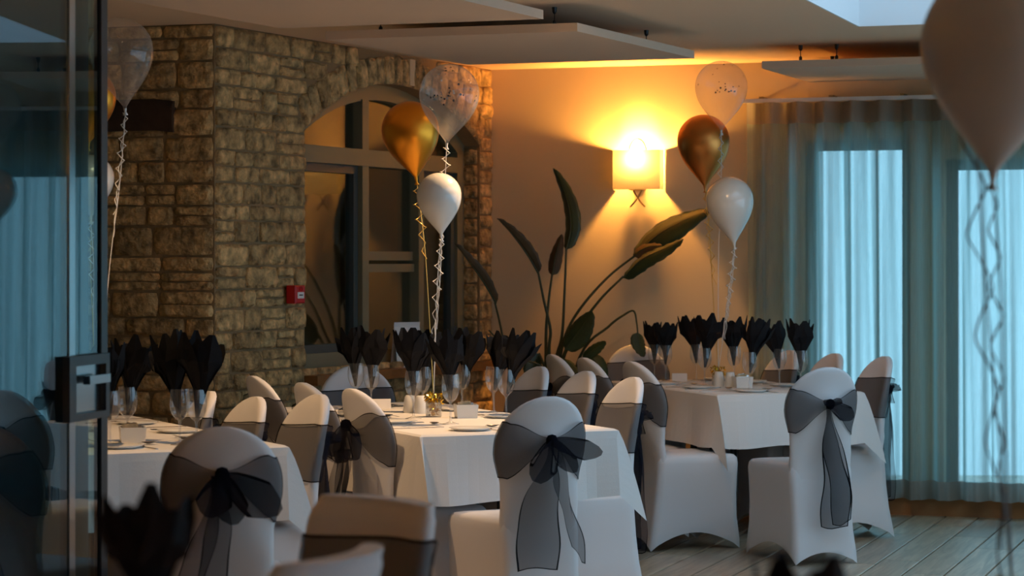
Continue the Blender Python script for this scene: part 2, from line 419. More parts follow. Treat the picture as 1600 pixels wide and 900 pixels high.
def courses(u0, u1, z0, z1, fn, parent, hr, wr, skip=None, cut=None):
    z = z0
    while z < z1-.03:
        h = rs.uniform(*hr)
        if z+h > z1-.05: h = z1-z
        spans = cut(z, z+h) if cut else [(u0, u1)]
        for a, b in spans:
            u = a
            while u < b-.02:
                wd = rs.uniform(*wr)
                if u+wd > b-.07: wd = b-u
                g = .0045
                zz = rs.uniform(-.006, .006)
                if not (skip and skip(u, u+wd, z, z+h)):
                    if h > .085 and wd > .16 and rs.random() < .22:
                        zm = z+h/2
                        stone(rect(u+g, u+wd-g, z+g, zm-g*.7), fn, parent, rs.uniform(.008, .02)); stone(rect(u+g, u+wd-g, zm+g*.7, z+h-g), fn, parent, rs.uniform(.008, .02))
                    else:
                        stone(rect(u+g, u+wd-g, z+g+zz*.3, z+h-g+zz*.3), fn, parent, rs.uniform(.008, .024))
                u += wd
        z += h
VB = .165
def cut_right(z0, z1):
    zm = (z0+z1)/2; out = []
    if zm < OZ0: return [(0, SL)]
    if zm < OZS: return [(0, OU0+rs.uniform(-.008, .008)), (OU1, SL)]
    q = (AR+VB)**2-(zm-acz)**2
    if q <= 0: return [(0, SL)]
    h = math.sqrt(q); a = ouc-h; b = ouc+h
    ze = acz+(AR+VB)*math.cos(aang); ue = (AR+VB)*math.sin(aang)
    if zm < ze: t = (zm-OZS)/(ze-OZS); a = ouc-lerp(hs_, ue, t); b = ouc+lerp(hs_, ue, t)
    return [(0, a)]+([(b, SL)] if b < SL-.05 else [])
# lower part under the sill is mostly hidden by the tables: start at z = 0.3
courses(0, SL, .30, ZC, ST, sw, (.075, .115), (.13, .30), cut=cut_right)
NV = 21
for k in range(NV):
    t0 = -aang+2*aang*k/NV+.003; t1 = -aang+2*aang*(k+1)/NV-.003
    ro = AR+VB-rs.uniform(0, .02)
    P = [(ouc+AR*math.sin(t0), acz+AR*math.cos(t0)), (ouc+AR*math.sin(t1), acz+AR*math.cos(t1)), (ouc+ro*math.sin(t1), min(ZC-.002, acz+ro*math.cos(t1))), (ouc+ro*math.sin(t0), min(ZC-.002, acz+ro*math.cos(t0)))]
    stone(P, ST, sw, rs.uniform(.012, .024))
# jamb stones inside the reveal on the far side
z = OZ0+.03
while z < OZS-.04:
    h = rs.uniform(.08, .13); h = min(h, OZS-z)
    def JB(u, zz, d): return ST(OU1+d, zz, .01+u)
    stone(rect(.004, .10, z+.004, z+h-.004), JB, sw, .012); z += h
tag(MB().prism([(1.93, 2.405), (1.99, 2.402), (1.99, 2.55), (1.93, 2.55)], ST, -.016, 0).build('plaster_patch', M_wall, sw, recalc=True))
# left return of the stone
ldir = Vector((-.955, .297)); ln = Vector((.297, .955))
def LT(u, z, d): p = Sn+ldir*u+ln*d; return (p.x, p.y, z)
m = MB(); m.prism(rect(0, 2.9, 0, ZC), LT, 0, .3); lw = m.build('wall_stone_return', M_mortar, recalc=True); tag(lw, kind='structure')
def hit(px, py):
    u = px_on_line(px, Sn, ldir); D = Sn.y+u*ldir.y; return u, HEYE-(py-YH)*D/F
lu0, lz0 = hit(275, 205); lu1, lz1 = hit(183, 158)
courses(0, 1.25, .45, ZC, LT, lw, (.075, .15), (.14, .34))
m = MB(); nseg = 6; P = []
for i in range(nseg+1):
    u = lerp(lu0, lu1+.25, i/nseg); j = rs.uniform(-.008, .008)
    P.append([LT(u, lz0+j, 0), LT(u, lz0+j, -.036), LT(u, lz0+.04+j, -.046), LT(u, lz1-.03+j, -.046), LT(u, lz1+j, -.036), LT(u, lz1+j, 0)])
m.grid(P); m.fan(P[0], flip=True); m.build('timber_lintel', M_timber, lw, recalc=True)

# ---- arched window in the stone wall
wd = empty('window_6', ST(ouc, OZ0, .12)); tag(wd, kind='structure'); woff = wd.location
def SW(u, z, d): return tuple(Vector(ST(u, z, d))-woff)
WD0, WD1 = .10, .17
def arch_band(m, r0, r1, d0, d1, mi=0):
    n = 22
    for k in range(n):
        t0 = -aang+2*aang*k/n; t1 = -aang+2*aang*(k+1)/n
        P = [(ouc+r0*math.sin(t0), acz+r0*math.cos(t0)), (ouc+r0*math.sin(t1), acz+r0*math.cos(t1)), (ouc+r1*math.sin(t1), acz+r1*math.cos(t1)), (ouc+r1*math.sin(t0), acz+r1*math.cos(t0))]
        m.prism(P, SW, d0, d1, mi)
mu1 = st_uz(569, 300, WD0)[0]; mu2 = st_uz(656, 450, WD0)[0]
tz = st_uz(620, 251, WD0)[1]; rz0 = st_uz(615, 425, WD0)[1]; rz1 = st_uz(615, 393, WD0)[1]
sz = OZ0+.05
m = MB(); arch_band(m, AR-.085, AR+.0, WD0, WD1)
for r in (rect(OU0, OU0+.07, sz, OZS), rect(OU1-.09, OU1, sz, OZS-.02), rect(OU0, OU1, OZ0, sz+.05)): m.prism(r, SW, WD0, WD1)
m.build('window_frame', M_frame, wd, recalc=True)
m = MB(); m.prism(rect(OU0+.07, OU1-.09, tz-.045, tz+.045), SW, WD0-.015, WD1); m.build('transom', M_frame, wd, recalc=True)
for u, w in ((mu1, .035), (mu2, .03)):
    m = MB(); m.prism(rect(u-w, u+w, sz+.05, tz-.045), SW, WD0-.01, WD1+.06); m.build('mullion', M_frame, wd, recalc=True)
m = MB(); m.prism(rect(mu1-.035, mu1+.035, tz+.045, arch_z(mu1)-.08), SW, WD0-.01, WD1+.06); m.build('mullion', M_frame, wd, recalc=True)
m = MB(); m.prism(rect(mu1+.035, mu2-.03, rz0, rz0+.045), SW, WD0+.02, WD1); m.prism(rect(mu1+.035, mu2-.03, rz1-.05, rz1), SW, WD0+.03, WD1); m.build('sash_rail', M_frame, wd, recalc=True)
for u0, u1, z0, z1 in ((OU0+.07, mu1-.035, sz+.05, tz-.045), (mu2+.03, OU1-.09, sz+.05, tz-.045)):
    m = MB(); t = .045
    for r in (rect(u0, u0+t, z0, z1), rect(u1-t, u1, z0, z1), rect(u0+t, u1-t, z0, z0+t), rect(u0+t, u1-t, z1-t, z1)): m.prism(r, SW, WD0+.02, WD1)
    m.build('sash_frame', M_frame_dk, wd, recalc=True)
GD = WD0+.045
for u0, u1, z0, z1 in ((OU0+.07, mu1-.02, sz+.03, tz-.03), (mu1+.02, mu2-.02, sz+.03, rz0+.02), (mu1+.02, mu2-.02, rz1-.02, tz-.03), (mu2+.02, OU1-.07, sz+.03, tz-.03)):
    m = MB(); m.prism(rect(u0, u1, z0, z1), SW, GD, GD+.006); m.build('pane', M_pane, wd, recalc=True)
def arch_pane(u0, u1):
    n = 8; poly = [(u0, tz+.03), (u1, tz+.03)]+[(lerp(u1, u0, k/n), arch_z(lerp(u1, u0, k/n))-.05) for k in range(n+1)]
    MB().prism(poly, SW, GD, GD+.006).build('pane', M_pane, wd, recalc=True)
arch_pane(OU0+.07, mu1-.02); arch_pane(mu1+.02, OU1-.07)
m = MB(); m.prism(rect(OU0-.02, OU1+.04, OZ0-.05, OZ0), ST, -.09, .12); tag(m.build('trim_1', M_sill, recalc=True), 'brown wooden sill board under the arched window', kind='structure')
# dim room beyond the arched window
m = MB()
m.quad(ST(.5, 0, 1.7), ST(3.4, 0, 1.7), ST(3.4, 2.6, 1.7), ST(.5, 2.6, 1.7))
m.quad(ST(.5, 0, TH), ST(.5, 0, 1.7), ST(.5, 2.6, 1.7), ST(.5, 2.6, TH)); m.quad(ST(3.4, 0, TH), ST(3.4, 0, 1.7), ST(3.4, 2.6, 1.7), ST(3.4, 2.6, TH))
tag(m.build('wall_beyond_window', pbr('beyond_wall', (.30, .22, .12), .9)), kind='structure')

# ---- glass door leaf standing open in front of a dark partition
E0 = Vector((-1.24, 7.0)); kk = .20; ddir = Vector((-kk, -1)).normalized(); dn = Vector((-1, kk)).normalized()   # towards camera; away from room
drz = math.atan2(ddir.y, ddir.x)
door = empty('door_1', (E0.x, E0.y, 0), drz); tag(door, 'frameless glass door leaf standing open with a dark edge profile', kind='structure')
# local x along leaf towards camera, local y = to the room side or away
MB().box((.05, -.005, .02), (1.6, .005, 2.5)).build('pane', M_door, door)
MB().box((0, -.012, .005), (.05, .012, 2.52)).build('edge_profile', M_anod, door)
MB().box((.05, -.010, .005), (1.6, .010, .05)).build('bottom_rail', M_anod, door)
def door_u(px):
    return px_on_line(px, E0, ddir)
side = 1.0
ha, hb = door_u(158), door_u(95); zt = HEYE-(556-YH)*6.75/F; zb = HEYE-(658-YH)*6.75/F
test = Vector((math.cos(drz+PI/2), math.sin(drz+PI/2))); ys = 1 if test.dot(dn) < 0 else -1   # room side in local y
hnd = MB(); y0, y1 = sorted((ys*.006, ys*.028))
hnd.box((ha, y0, zb), (hb, y1, zb+.02)); hnd.box((ha, y0, zt-.03), (hb, y1, zt)); hnd.box((ha, y0, zb+.02), (ha+.03, y1, zt-.03)); hnd.box((hb-.05, y0, zb+.02), (hb, y1, zt-.03))
h = hnd.build('lock_case', M_anod, door)
MB().box((ha+.03, min(ys*.006, ys*.010), zb+.02), (hb-.05, max(ys*.006, ys*.010), zt-.03)).build('lock_plate', M_chrome, h)
MB().box((ha+.05, min(ys*.028, ys*.05), zt-.085), (ha+.30*(hb-ha)+.12, max(ys*.028, ys*.05), zt-.06)).build('lever', M_chrome, h)
# second narrow metal profile seen on the leaf
sa, sb = door_u(113), door_u(104)
MB().box((sa, -.009, .05), (sb, .009, 2.5)).build('metal_strip', M_chrome, door)
m = MB(); p0 = E0+dn*.05
A = p0; B = p0+ddir*4.5; Cc = B+dn*.15; Dd = A+dn*.15
for z0, z1 in ((0, ZC),): m.prism([(q.x, q.y) for q in (A, B, Cc, Dd)], lambda u, v, d: (u, v, d), 0, ZC)
tag(m.build('wall_partition', M_dark, recalc=True), kind='structure')

# ---- hanging acoustic panels
def panel(corner, e1, e2, l1, l2, label, hang):
    zb_ = ZC-.13; zt_ = ZC-.092
    e1 = Vector(e1).normalized(); e2 = Vector(e2).normalized(); c = Vector(corner)
    ctr = c+e1*l1/2+e2*l2/2
    t = empty('ceiling_panel', (ctr.x, ctr.y, zb_)); tag(t, label, 'ceiling panel', 'hanging acoustic panels')
    def P(a, b, z): q = c+e1*a+e2*b-ctr; return (q.x, q.y, z-zb_)
    MB().prism([(0, 0), (l1, 0), (l1, l2), (0, l2)], lambda a, b, z: P(a, b, z), zb_, zt_).build('board', M_panel, t, recalc=True)
    for a, b in hang:
        x, y, z = P(a*l1, b*l2, zt_)
        w = MB().tube([(x, y, z), (x, y, ZC-zb_)], .0022, 5).build('hanger_wire', M_black, t)
        MB().lathe([(.003, 0), (.009, .004), (.009, .03), (.004, .036)], 8, (x, y, z-.002), cap=True).build('clip', M_black, w)
        MB().lathe([(.005, -.03), (.010, -.02), (.012, 0)], 8, (x, y, ZC-zb_), cap=True).build('ceiling_cup', M_black, w)
HG = [(.12, .15), (.88, .15), (.12, .85), (.88, .85)]
ev = (.42, .907); eh = (-.95, .315)
panel((.2876, 10.15), ev, eh, 1.48, 1.20, 'grey acoustic panel hung in front of the arched window wall, wired to the ceiling', HG)
panel((.131, 9.64), (-.42, -.907), eh, 1.48, 1.20, 'grey acoustic panel hung next to the arched-window one, further from the back wall', HG)
panel((1.31, 12.09), (.37, .93), (.95, -.315), 1.0, 1.20, 'grey acoustic panel hung above the curtain rail', [(.15, .14), (.15, .30), (.85, .14), (.15, .86), (.85, .86)])

# ------------------------------------------------------------------ curtain and rail
CD = -.12                                     # curtain line in front of the back wall
cu0 = px_on_line(1168, Cn+bn*CD, bdir); cu1 = bu(4.15)
cur = empty('curtain', BK((cu0+cu1)/2, .10, CD)); tag(cur, 'floor length sheer grey-beige wave curtain drawn across the bright blue windows', 'curtain')
coff = cur.location
ZR = 2.332; crnd = random.Random(3)
def cwave(u, z):
    ph = 2*PI*(u-cu0)/.165
    g = sm((u-cu0)/.3)
    amp = .046+.012*math.sin(3.1*u+1)
    loosen = sm((ZR-z)/2.0)
    return amp*math.sin(ph+.9*math.sin(1.3*u)*loosen+.35*math.sin(5*u+z*1.2))+.017*math.sin(2*ph+u*4)*loosen+.006*math.sin(ph*3.3+z*2)
def curtain_grid(z0, z1, nz, d=0):
    nu = int((cu1-cu0)/.0105); P = []
    for i in range(nz+1):
        z = lerp(z0, z1, i/nz); row = []
        for j in range(nu+1):
            u = lerp(cu0, cu1, j/nu); row.append(tuple(Vector(BK(u, z, CD+cwave(u, z)+d))-coff))
        P.append(row)
    return P
def curtain_part(name, z0, z1, nz, mat):
    MB().grid(curtain_grid(z0, z1, nz)).build(name, mat, cur, smooth=True)
curtain_part('drape', .205, ZR-.125, 14, M_curt)
curtain_part('heading_band', ZR-.125, ZR-.005, 2, M_curt_d)
curtain_part('hem_band', .10, .205, 2, M_curt_d)
rail = empty('curtain_rail', BK((cu0+cu1)/2, ZR, CD)); tag(rail, 'slim white curtain rail carrying the sheer curtain', 'curtain rail'); ro = rail.location
def BR(u, z, d): return tuple(Vector(BK(u, z, d))-ro)
m = MB(); m.prism(rect(cu0-.03, cu1, ZR-.004, ZR+.018), BR, CD-.016, CD+.016); m.build('track', M_label, rail, recalc=True)
for k in range(8):
    u = cu0+.08+k*.4; m = MB(); m.prism(rect(u-.012, u+.012, ZR+.018, ZR+.03), BR, CD-.01, .002); m.build('bracket', M_brass, rail, recalc=True)

# ------------------------------------------------------------------ wall lamp
la, lz = bk_uz(1000, 266); lamp = empty('wall_lamp', BK(la, lz, 0), math.atan2(bdir.y, bdir.x)); tag(lamp, 'lit wall lamp with a cream box shade and crossed brass arms', 'lamp')
sw_, sh_ = .142, .115
m = MB(); P = []
for z in (-sh_, -sh_*.33, sh_*.33, sh_):
    row = [(-sw_, -.004, z), (-sw_, -.05, z)]+[(lerp(-sw_, sw_, k/10), -.085-.022*math.sin(PI*k/10), z) for k in range(11)]+[(sw_, -.05, z), (sw_, -.004, z)]
    P.append(row)
m.grid(P); shd = m.build('lamp_shade', M_shade, lamp)
ring = [(.052*math.cos(a), -.055, sh_-.01+.075*math.sin(a)) for a in [PI*k/20 for k in range(21)]]
MB().tube(ring, .0042, 8).build('top_loop', M_brass, lamp, smooth=True)
for s in (-1, 1):
    pts = [(s*.030*(1-2*t)*(1+.5*t*t), -.055, -sh_+.005-.105*t) for t in [k/10 for k in range(11)]]
    MB().tube(pts, .0045, 8).build('arm', M_brass, lamp, smooth=True)
MB().box((-.047, -.07, -sh_-.004), (.047, -.04, -sh_+.004)).build('cross_bar', M_brass, lamp)
MB().box((-.03, -.03, -.07), (.03, 0, .07)).build('wall_plate', M_brass, lamp)
MB().box((-.008, -.056, -sh_), (.008, -.028, -.02)).build('stalk', M_brass, lamp)
MB().lathe([(.004, -.03), (.014, -.02), (.022, .01), (.022, .03), (.012, .048), (.002, .052)], 14, (0, -.055, .02)).build('bulb', M_bulb, lamp, smooth=True)
pl = bpy.data.lights.new('lamp_light', 'POINT'); pl.energy = 165; pl.color = (1, .44, .08); pl.shadow_soft_size = .03
plo = bpy.data.objects.new('lamp_light', pl); COL.objects.link(plo); plo.location = lamp.matrix_basis @ Vector((0, -.062, .060))

# copies of the lamp added on unseen walls as warm fill light
pl_fill = pl.copy(); pl_fill.energy = 190; pl_fill.color = (1, .55, .22)
lamp['group'] = 'wall lamps'
bpy.context.view_layer.update()
def add_fill_lamp(loc, rz, label):
    M4 = Matrix.Translation(loc) @ Matrix.Rotation(rz, 4, 'Z')
    c = copy_tree(lamp); c.location = loc; c.rotation_euler = (0, 0, rz); tag(c, label, 'lamp', 'wall lamps')
    o = bpy.data.objects.new('lamp_light', pl_fill); COL.objects.link(o); o.location = M4 @ Vector((0, -.062, .060))
add_fill_lamp((4.4, 3.0, 1.9), -PI/2, 'added fill lamp with box shade on the unseen right wall beside the side windows')
plq = E0+ddir*2.4+dn*.05
add_fill_lamp((plq.x, plq.y, 1.9), math.atan2(-ddir.y, -ddir.x)+PI*0, 'added fill lamp with box shade on the dark partition beyond the glass door')
add_fill_lamp((.6, -3.0, 1.9), PI, 'added fill lamp with box shade on the unseen rear wall')

# ------------------------------------------------------------------ ceiling downlights (above the tables, out of frame)
def downlight(x, y, tx, ty, energy, label, ang=62):
    d = empty('downlight', (x, y, ZC)); tag(d, label, 'downlight', 'recessed warm downlights')
    MB().lathe([(.048, -.002), (.055, -.006), (.055, 0), (.044, 0)], 20).build('trim_ring', M_label, d, smooth=True)
    MB().lathe([(.001, -.001), (.043, -.001)], 20).build('lens', M_down, d)
    l = bpy.data.lights.new('spot', 'SPOT'); l.energy = energy; l.color = (1, .60, .28); l.spot_size = R(ang); l.spot_blend = .7; l.shadow_soft_size = .03
    o = bpy.data.objects.new('spot', l); COL.objects.link(o); o.location = (x, y, ZC-.02)
    o.rotation_euler = (Vector((tx, ty, .75))-Vector((x, y, ZC-.02))).to_track_quat('-Z', 'Y').to_euler()
downlight(.35, 9.8, -.33, 9.65, 170, 'round warm downlight aimed at the arched-window table', 66)
downlight(.5, 9.9, 1.1, 12.3, 40, 'round warm downlight aimed at the curtain-side table', 46)
downlight(-1.3, 8.05, -1.25, 8.6, 75, 'round warm downlight over the glass-door table', 75)

# ------------------------------------------------------------------ fire call point and card on the sill
fu, fz = st_uz(450, 460)
fc = empty('fire_call_point', ST(fu, fz, -.02), math.atan2(sd.y, sd.x)); tag(fc, 'red fire alarm call point with a white label on the stone wall', 'fire alarm')
hw, hh, dp = .047, .046, .055
m = MB(); b = .006
m.grid([[(x, y, z) for x, z in ((-hw+i, -hh+i), (hw-i, -hh+i), (hw-i, hh-i), (-hw+i, hh-i))] for y, i in ((0, 0), (-dp+b, 0), (-dp, b))], close=True); m.fan([(x, -dp, z) for x, z in ((-hw+b, -hh+b), (hw-b, -hh+b), (hw-b, hh-b), (-hw+b, hh-b))])
m.build('housing', M_red, fc, recalc=True)
MB().box((-.030, -dp-.002, -.020), (.030, -dp, .012)).build('label_plate', M_label, fc)
MB().box((-.018, -dp-.003, -.006), (.018, -dp-.002, 0)).build('print_line', M_ink, fc)
MB().lathe([(.004, -.001), (.012, 0), (.012, .004)], 12, (0, 0, 0)).build('indicator', M_red, fc).matrix_local = Matrix.Translation((0, -dp, .028)) @ Matrix.Rotation(PI/2, 4, 'X')
cp = st_uz(640, 556, -.03)
cd = empty('menu_card', ST(cp[0], OZ0, -.035), math.atan2(sd.y, sd.x)-R(28)); tag(cd, 'white folded card standing on the wooden window sill', 'card')
MB().box((-.085, 0, 0), (.085, .002, .24), 0, Matrix.Rotation(R(-9), 4, 'X')).build('front_leaf', M_hotel_card, cd)
MB().box((-.085, .070, 0), (.085, .072, .24), 0, Matrix.Rotation(R(9), 4, 'X')).build('back_leaf', M_hotel_card, cd)

# ------------------------------------------------------------------ bird of paradise plant by the back wall
PB = Vector((.235, 13.22, 0))
plant = empty('bird_of_paradise_plant', PB); tag(plant, 'tall dark green bird of paradise plant with long paddle leaves by the back wall', 'plant')
pm = MB(); pm.lathe([(.10, 0), (.12, .01), (.155, .27), (.165, .30), (.15, .30), (.145, .27)], 24, cap=False); pot = pm.build('pot', M_pot, plant, smooth=True)
MB().lathe([(.002, .272), (.146, .27)], 20).build('soil', M_soil, pot)
def spline(P, n):
    out = []; P = [P[0]]+P+[P[-1]]
    for i in range(1, len(P)-2):
        for k in range(n):
            t = k/n; a, b, c, d = P[i-1], P[i], P[i+1], P[i+2]
            out.append(.5*((2*b)+(c-a)*t+(2*a-5*b+4*c-d)*t*t+(-a+3*b-3*c+d)*t**3))
    out.append(P[-2]); return out
def pp(px, py, D): return at(px, py, D)-PB
def stem(pts, D, r0=.011, r1=.006, dD=0):
    P = [Vector((pts_off[0], pts_off[1], .27)) for pts_off in [(random.Random(len(pts)+int(pts[0][0])).uniform(-.06, .06), random.Random(int(pts[0][1])).uniform(-.05, .05))]]
    n = len(pts)
    P += [pp(x, y, lerp(PB.y, D, (i+1)/n)) for i, (x, y) in enumerate(pts)]
    S = spline(P, 6); k = len(S)
    return MB().tube(S, [lerp(r0, r1, i/k) for i in range(k)], 7).build('stem', M_stem, plant, smooth=True)
def leaf(pts, D0, D1, width, mat, fold=.35, face=0.0, parent=None):
    """paddle leaf along pixel points; width in metres, fold = V angle, face = turn of the blade about its midrib"""
    n = len(pts); P = [pp(x, y, lerp(D0, D1, i/(n-1))) for i, (x, y) in enumerate(pts)]
    S = spline(P, 6); k = len(S); rows = []
    for i, p in enumerate(S):
        t = i/(k-1); tan = (S[min(i+1, k-1)]-S[max(i-1, 0)]).normalized()
        sidev = tan.cross(Vector((0, 1, 0))).normalized(); outv = sidev.cross(tan).normalized()
        a = face; s2 = sidev*math.cos(a)+outv*math.sin(a); o2 = outv*math.cos(a)-sidev*math.sin(a)
        w = width/2*(max(0, math.sin(PI*min(1, t**.72)))**.75) + .002
        row = []
        for s in (-1, -.66, -.33, 0, .33, .66, 1):
            row.append(p+s2*(s*w*math.cos(fold))+o2*(abs(s)*w*math.sin(fold)+.004*math.sin(t*40+s*3)*abs(s)))
        rows.append(row)
    o = MB().grid(rows).build('leaf', mat, parent or plant, smooth=True)
    so = o.modifiers.new('solid', 'SOLIDIFY'); so.thickness = .0025
    rib = MB().tube(S, [lerp(.006, .0015, i/k) for i in range(k)], 5).build('midrib', M_stem, o, smooth=True)
    return o
stem([(867, 577), (878, 525), (882, 460), (885, 388)], 13.25)
leaf([(885, 390), (892, 350), (884, 305), (865, 263)], 13.25, 13.3, .115, M_leaf, .55, .55)
stem([(853, 544), (856, 483), (863, 427)], 13.3)
leaf([(863, 430), (868, 400), (878, 366)], 13.3, 13.3, .085, M_leaf_b, .5, .3)
stem([(858, 560), (860, 516), (850, 470), (841, 425)], 13.15)
leaf([(841, 427), (824, 398), (800, 366), (777, 341)], 13.15, 13.1, .105, M_leaf_b, .75, .9)
stem([(872, 577), (885, 521), (909, 479), (951, 432), (993, 399)], 13.2)
leaf([(990, 400), (1030, 366), (1070, 344), (1110, 328)], 13.2, 13.05, .20, M_leaf, .3, .75)
stem([(876, 580), (904, 516), (937, 469), (974, 432)], 13.12)
leaf([(974, 434), (1005, 405), (1040, 388), (1068, 374)], 13.12, 12.95, .13, M_leaf, .4, .9)
leaf([(990, 398), (1012, 386), (1035, 384)], 13.18, 13.1, .09, M_leaf_b, .5, .6)
stem([(870, 590), (878, 562), (884, 545)], 13.05)
leaf([(883, 546), (900, 524), (914, 504), (926, 487)], 13.05, 13.0, .15, M_leaf, .35, .5)
stem([(880, 595), (898, 575), (913, 558)], 13.0)
leaf([(911, 560), (930, 545), (947, 534)], 13.0, 12.95, .07, M_leaf, .4, .4)
stem([(905, 560), (950, 511), (975, 492), (990, 486), (995, 505), (997, 530)], 13.1, .009, .004)
leaf([(996, 520), (999, 538), (1006, 558)], 13.1, 13.05, .09, M_leaf, .3, .5)
leaf([(924, 556), (936, 572), (947, 592)], 13.0, 12.95, .10, M_leaf, .35, .2)
stem([(800, 590), (789, 545), (781, 505), (773, 472)], 13.0, .010, .005)
leaf([(775, 474), (755, 440), (732, 408), (711, 380)], 13.0, 12.8, .09, M_leaf_b, .8, .8)
stem([(862, 600), (852, 575), (842, 552)], 13.25); leaf([(842, 553), (832, 575), (828, 600)], 13.25, 13.2, .11, M_leaf, .3, .4)
stem([(858, 590), (815, 560), (785, 538), (764, 516)], 13.05, .008, .004)
leaf([(860, 600), (880, 575), (905, 590)], 13.1, 13.0, .12, M_leaf, .3, .2)

# ------------------------------------------------------------------ covered banquet chair with organza sash
def yc(z): return .105*(1-(z-.45)/.48)**1.15 if z > .45 and z < .93 else (0 if z >= .93 else .105-.05*(1-z/.45))
def bw(z):
    if z >= .75: return .182*math.sqrt(max(0, 1-((z-.75)/.18)**2))
    return lerp(.157, .182, sm((z-.60)/.13))
def cv(x, z): return .055*(x/.182)**2*sm((z-.47)/.2)
def e8(s): return max(0, 1-abs(s)**8)**.5
def back_cover(top_square=False):
    zs = [.40, .46, .52, .57, .61, .65, .69, .72, .75]+[.75+.18*math.sin(a) for a in [PI/2*k/10 for k in range(1, 10)]]+[.9285]
    rows = []
    for z in zs:
        if top_square: w = .185 if z < .86 else .185-.02*((z-.86)/.07)**2
        else: w = max(bw(z), .012)
        t = .027 if z < .88 else lerp(.027, .012, ((z-.88)/.05)**2)
        if top_square: t = .035 if z < .9 else .026
        y0 = yc(z); ring = []; n = 14
        for k in range(n+1):
            s = math.sin(PI/2*(-1+2*k/n)); e = e8(s)
            ring.append((w*s, y0+t*e-.004*math.cos(PI/2*s)+cv(w*s, z), z))
        for k in range(1, n):
            s = math.sin(PI/2*(1-2*k/n)); e = e8(s)
            x = w*s; pad = 1-sm((math.hypot(x/.135, (z-.60)/.225)-.85)/.18)
            rim = sm((.93-z)/.05) if z > .75 else 1
            dent = .011*(1-pad)*(1-abs(s)**6)*rim*sm((z-.50)/.08)
            ring.append((x, y0-t*e+dent+cv(x, z), z))
        rows.append(ring)
    m = MB(); m.grid(rows, close=True); m.fan(rows[-1]); m.fan(rows[0], flip=True); return m
def seat_cover():
    def ring(ins, zf, flare=0, zr=.2):
        yr = yc(zr)-.0268+ins*.6; C_ = [(-.157+ins, yr), (.157-ins, yr), (.205-ins, .50-ins), (-.205+ins, .50-ins)]
        P = []
        for i in range(4):
            a = Vector(C_[i]); b = Vector(C_[(i+1) % 4]); pre = Vector(C_[i-1])
            for k in range(12):
                s = k/12
                q = a.lerp(b, s)
                cdist = min(s, 1-s)
                rc = .022*max(0, 1-cdist/.09)**2
                q = q.lerp(Vector((0, .28)), rc)
                bow = math.sin(PI*s)
                if flare: q = q+(q-Vector((0, .28))).normalized()*flare*(1-sm(cdist/.22))
                P.append((q.x, q.y, zf(s, bow, i)))
        return P
    lift = (.055, .085, .085, .085)
    rows = [ring(.004, lambda s, b, i: lift[i]*b**.8+.002, .014, 0),
            ring(.000, lambda s, b, i: lift[i]*b*.9+.05, .008, .06),
            ring(.006, lambda s, b, i: .16+.02*b, .002, .16), ring(.006, lambda s, b, i: .27, 0, .27), ring(.003, lambda s, b, i: .37, 0, .37),
            ring(.000, lambda s, b, i: .425, 0, .425), ring(.004, lambda s, b, i: .452, 0, .452), ring(.016, lambda s, b, i: .466, 0, .466), ring(.05, lambda s, b, i: .472, 0, .47), ring(.10, lambda s, b, i: .474, 0, .47)]
    m = MB(); m.grid(rows, close=True); m.fan(rows[-1]); return m
def sash_band(seed, zt=.83, zb=.62, zk=.765, square=False):
    rn = random.Random(seed); NVv = 12
    vs_ = [0, .02]+[.02+.96*k/(NVv-2) for k in range(1, NVv-2)]+[.98, 1]
    def W(z): return .187 if square else bw(z)
    cols = []
    nB, nS, nF = 12, 4, 12
    path = [('b', -1, k/nB) for k in range(nB)]+[('s', -1, k/nS) for k in range(nS)]+[('f', 0, k/nF) for k in range(nF+1)]+[('s', 1, 1-k/nS) for k in range(1, nS+1)]+[('b', 1, 1-k/nB) for k in range(1, nB+1)]
    for kind, sg, q in path:
        col = []
        for v in vs_:
            if kind == 'f':
                z = lerp(zb, zt, v)+.008*math.cos(PI*q); x = -W(z)*(1-2*q)*.97
                y = yc(z)+(.035 if square else .027)*e8((1-2*q)*.97)+.003+.0015*math.sin(v*9+q*5)*math.sin(PI*q)
            elif kind == 's':
                z = lerp(zb, zt, v)+.008*math.cos(PI*(0 if sg < 0 else 1)); ang = -PI/2+PI*q
                x = sg*(W(z)*.97+(W(z)*.03+.003)*math.cos(ang)); y = yc(z)+((.035 if square else .027)*e8(.97)+.003)*math.sin(ang)
            else:
                # q: 0 at knot -> 1 at the side edge
                h = sm(q)**.9; zm = lerp(zk, (zt+zb)/2, q); hh_ = lerp(.016, (zt-zb)/2, h)
                z = zm+(v-.5)*2*hh_
                if q > .999: z = lerp(zb, zt, v)
                x = sg*q*W(z)*.97
                pl_ = (1-q)*q*4
                y = yc(z)-(.035 if square else .027)*e8(q*.97)-.003-.014*(1-q)-pl_*(.005+.005*math.sin(v*17+seed+sg))
            col.append((x, y+cv(x, z), z))
        cols.append(col)
    m = MB(); nv = len(vs_)-1
    m.grid(cols, mfun=lambda i, j: 1 if j in (0, nv-1) else 0); return m
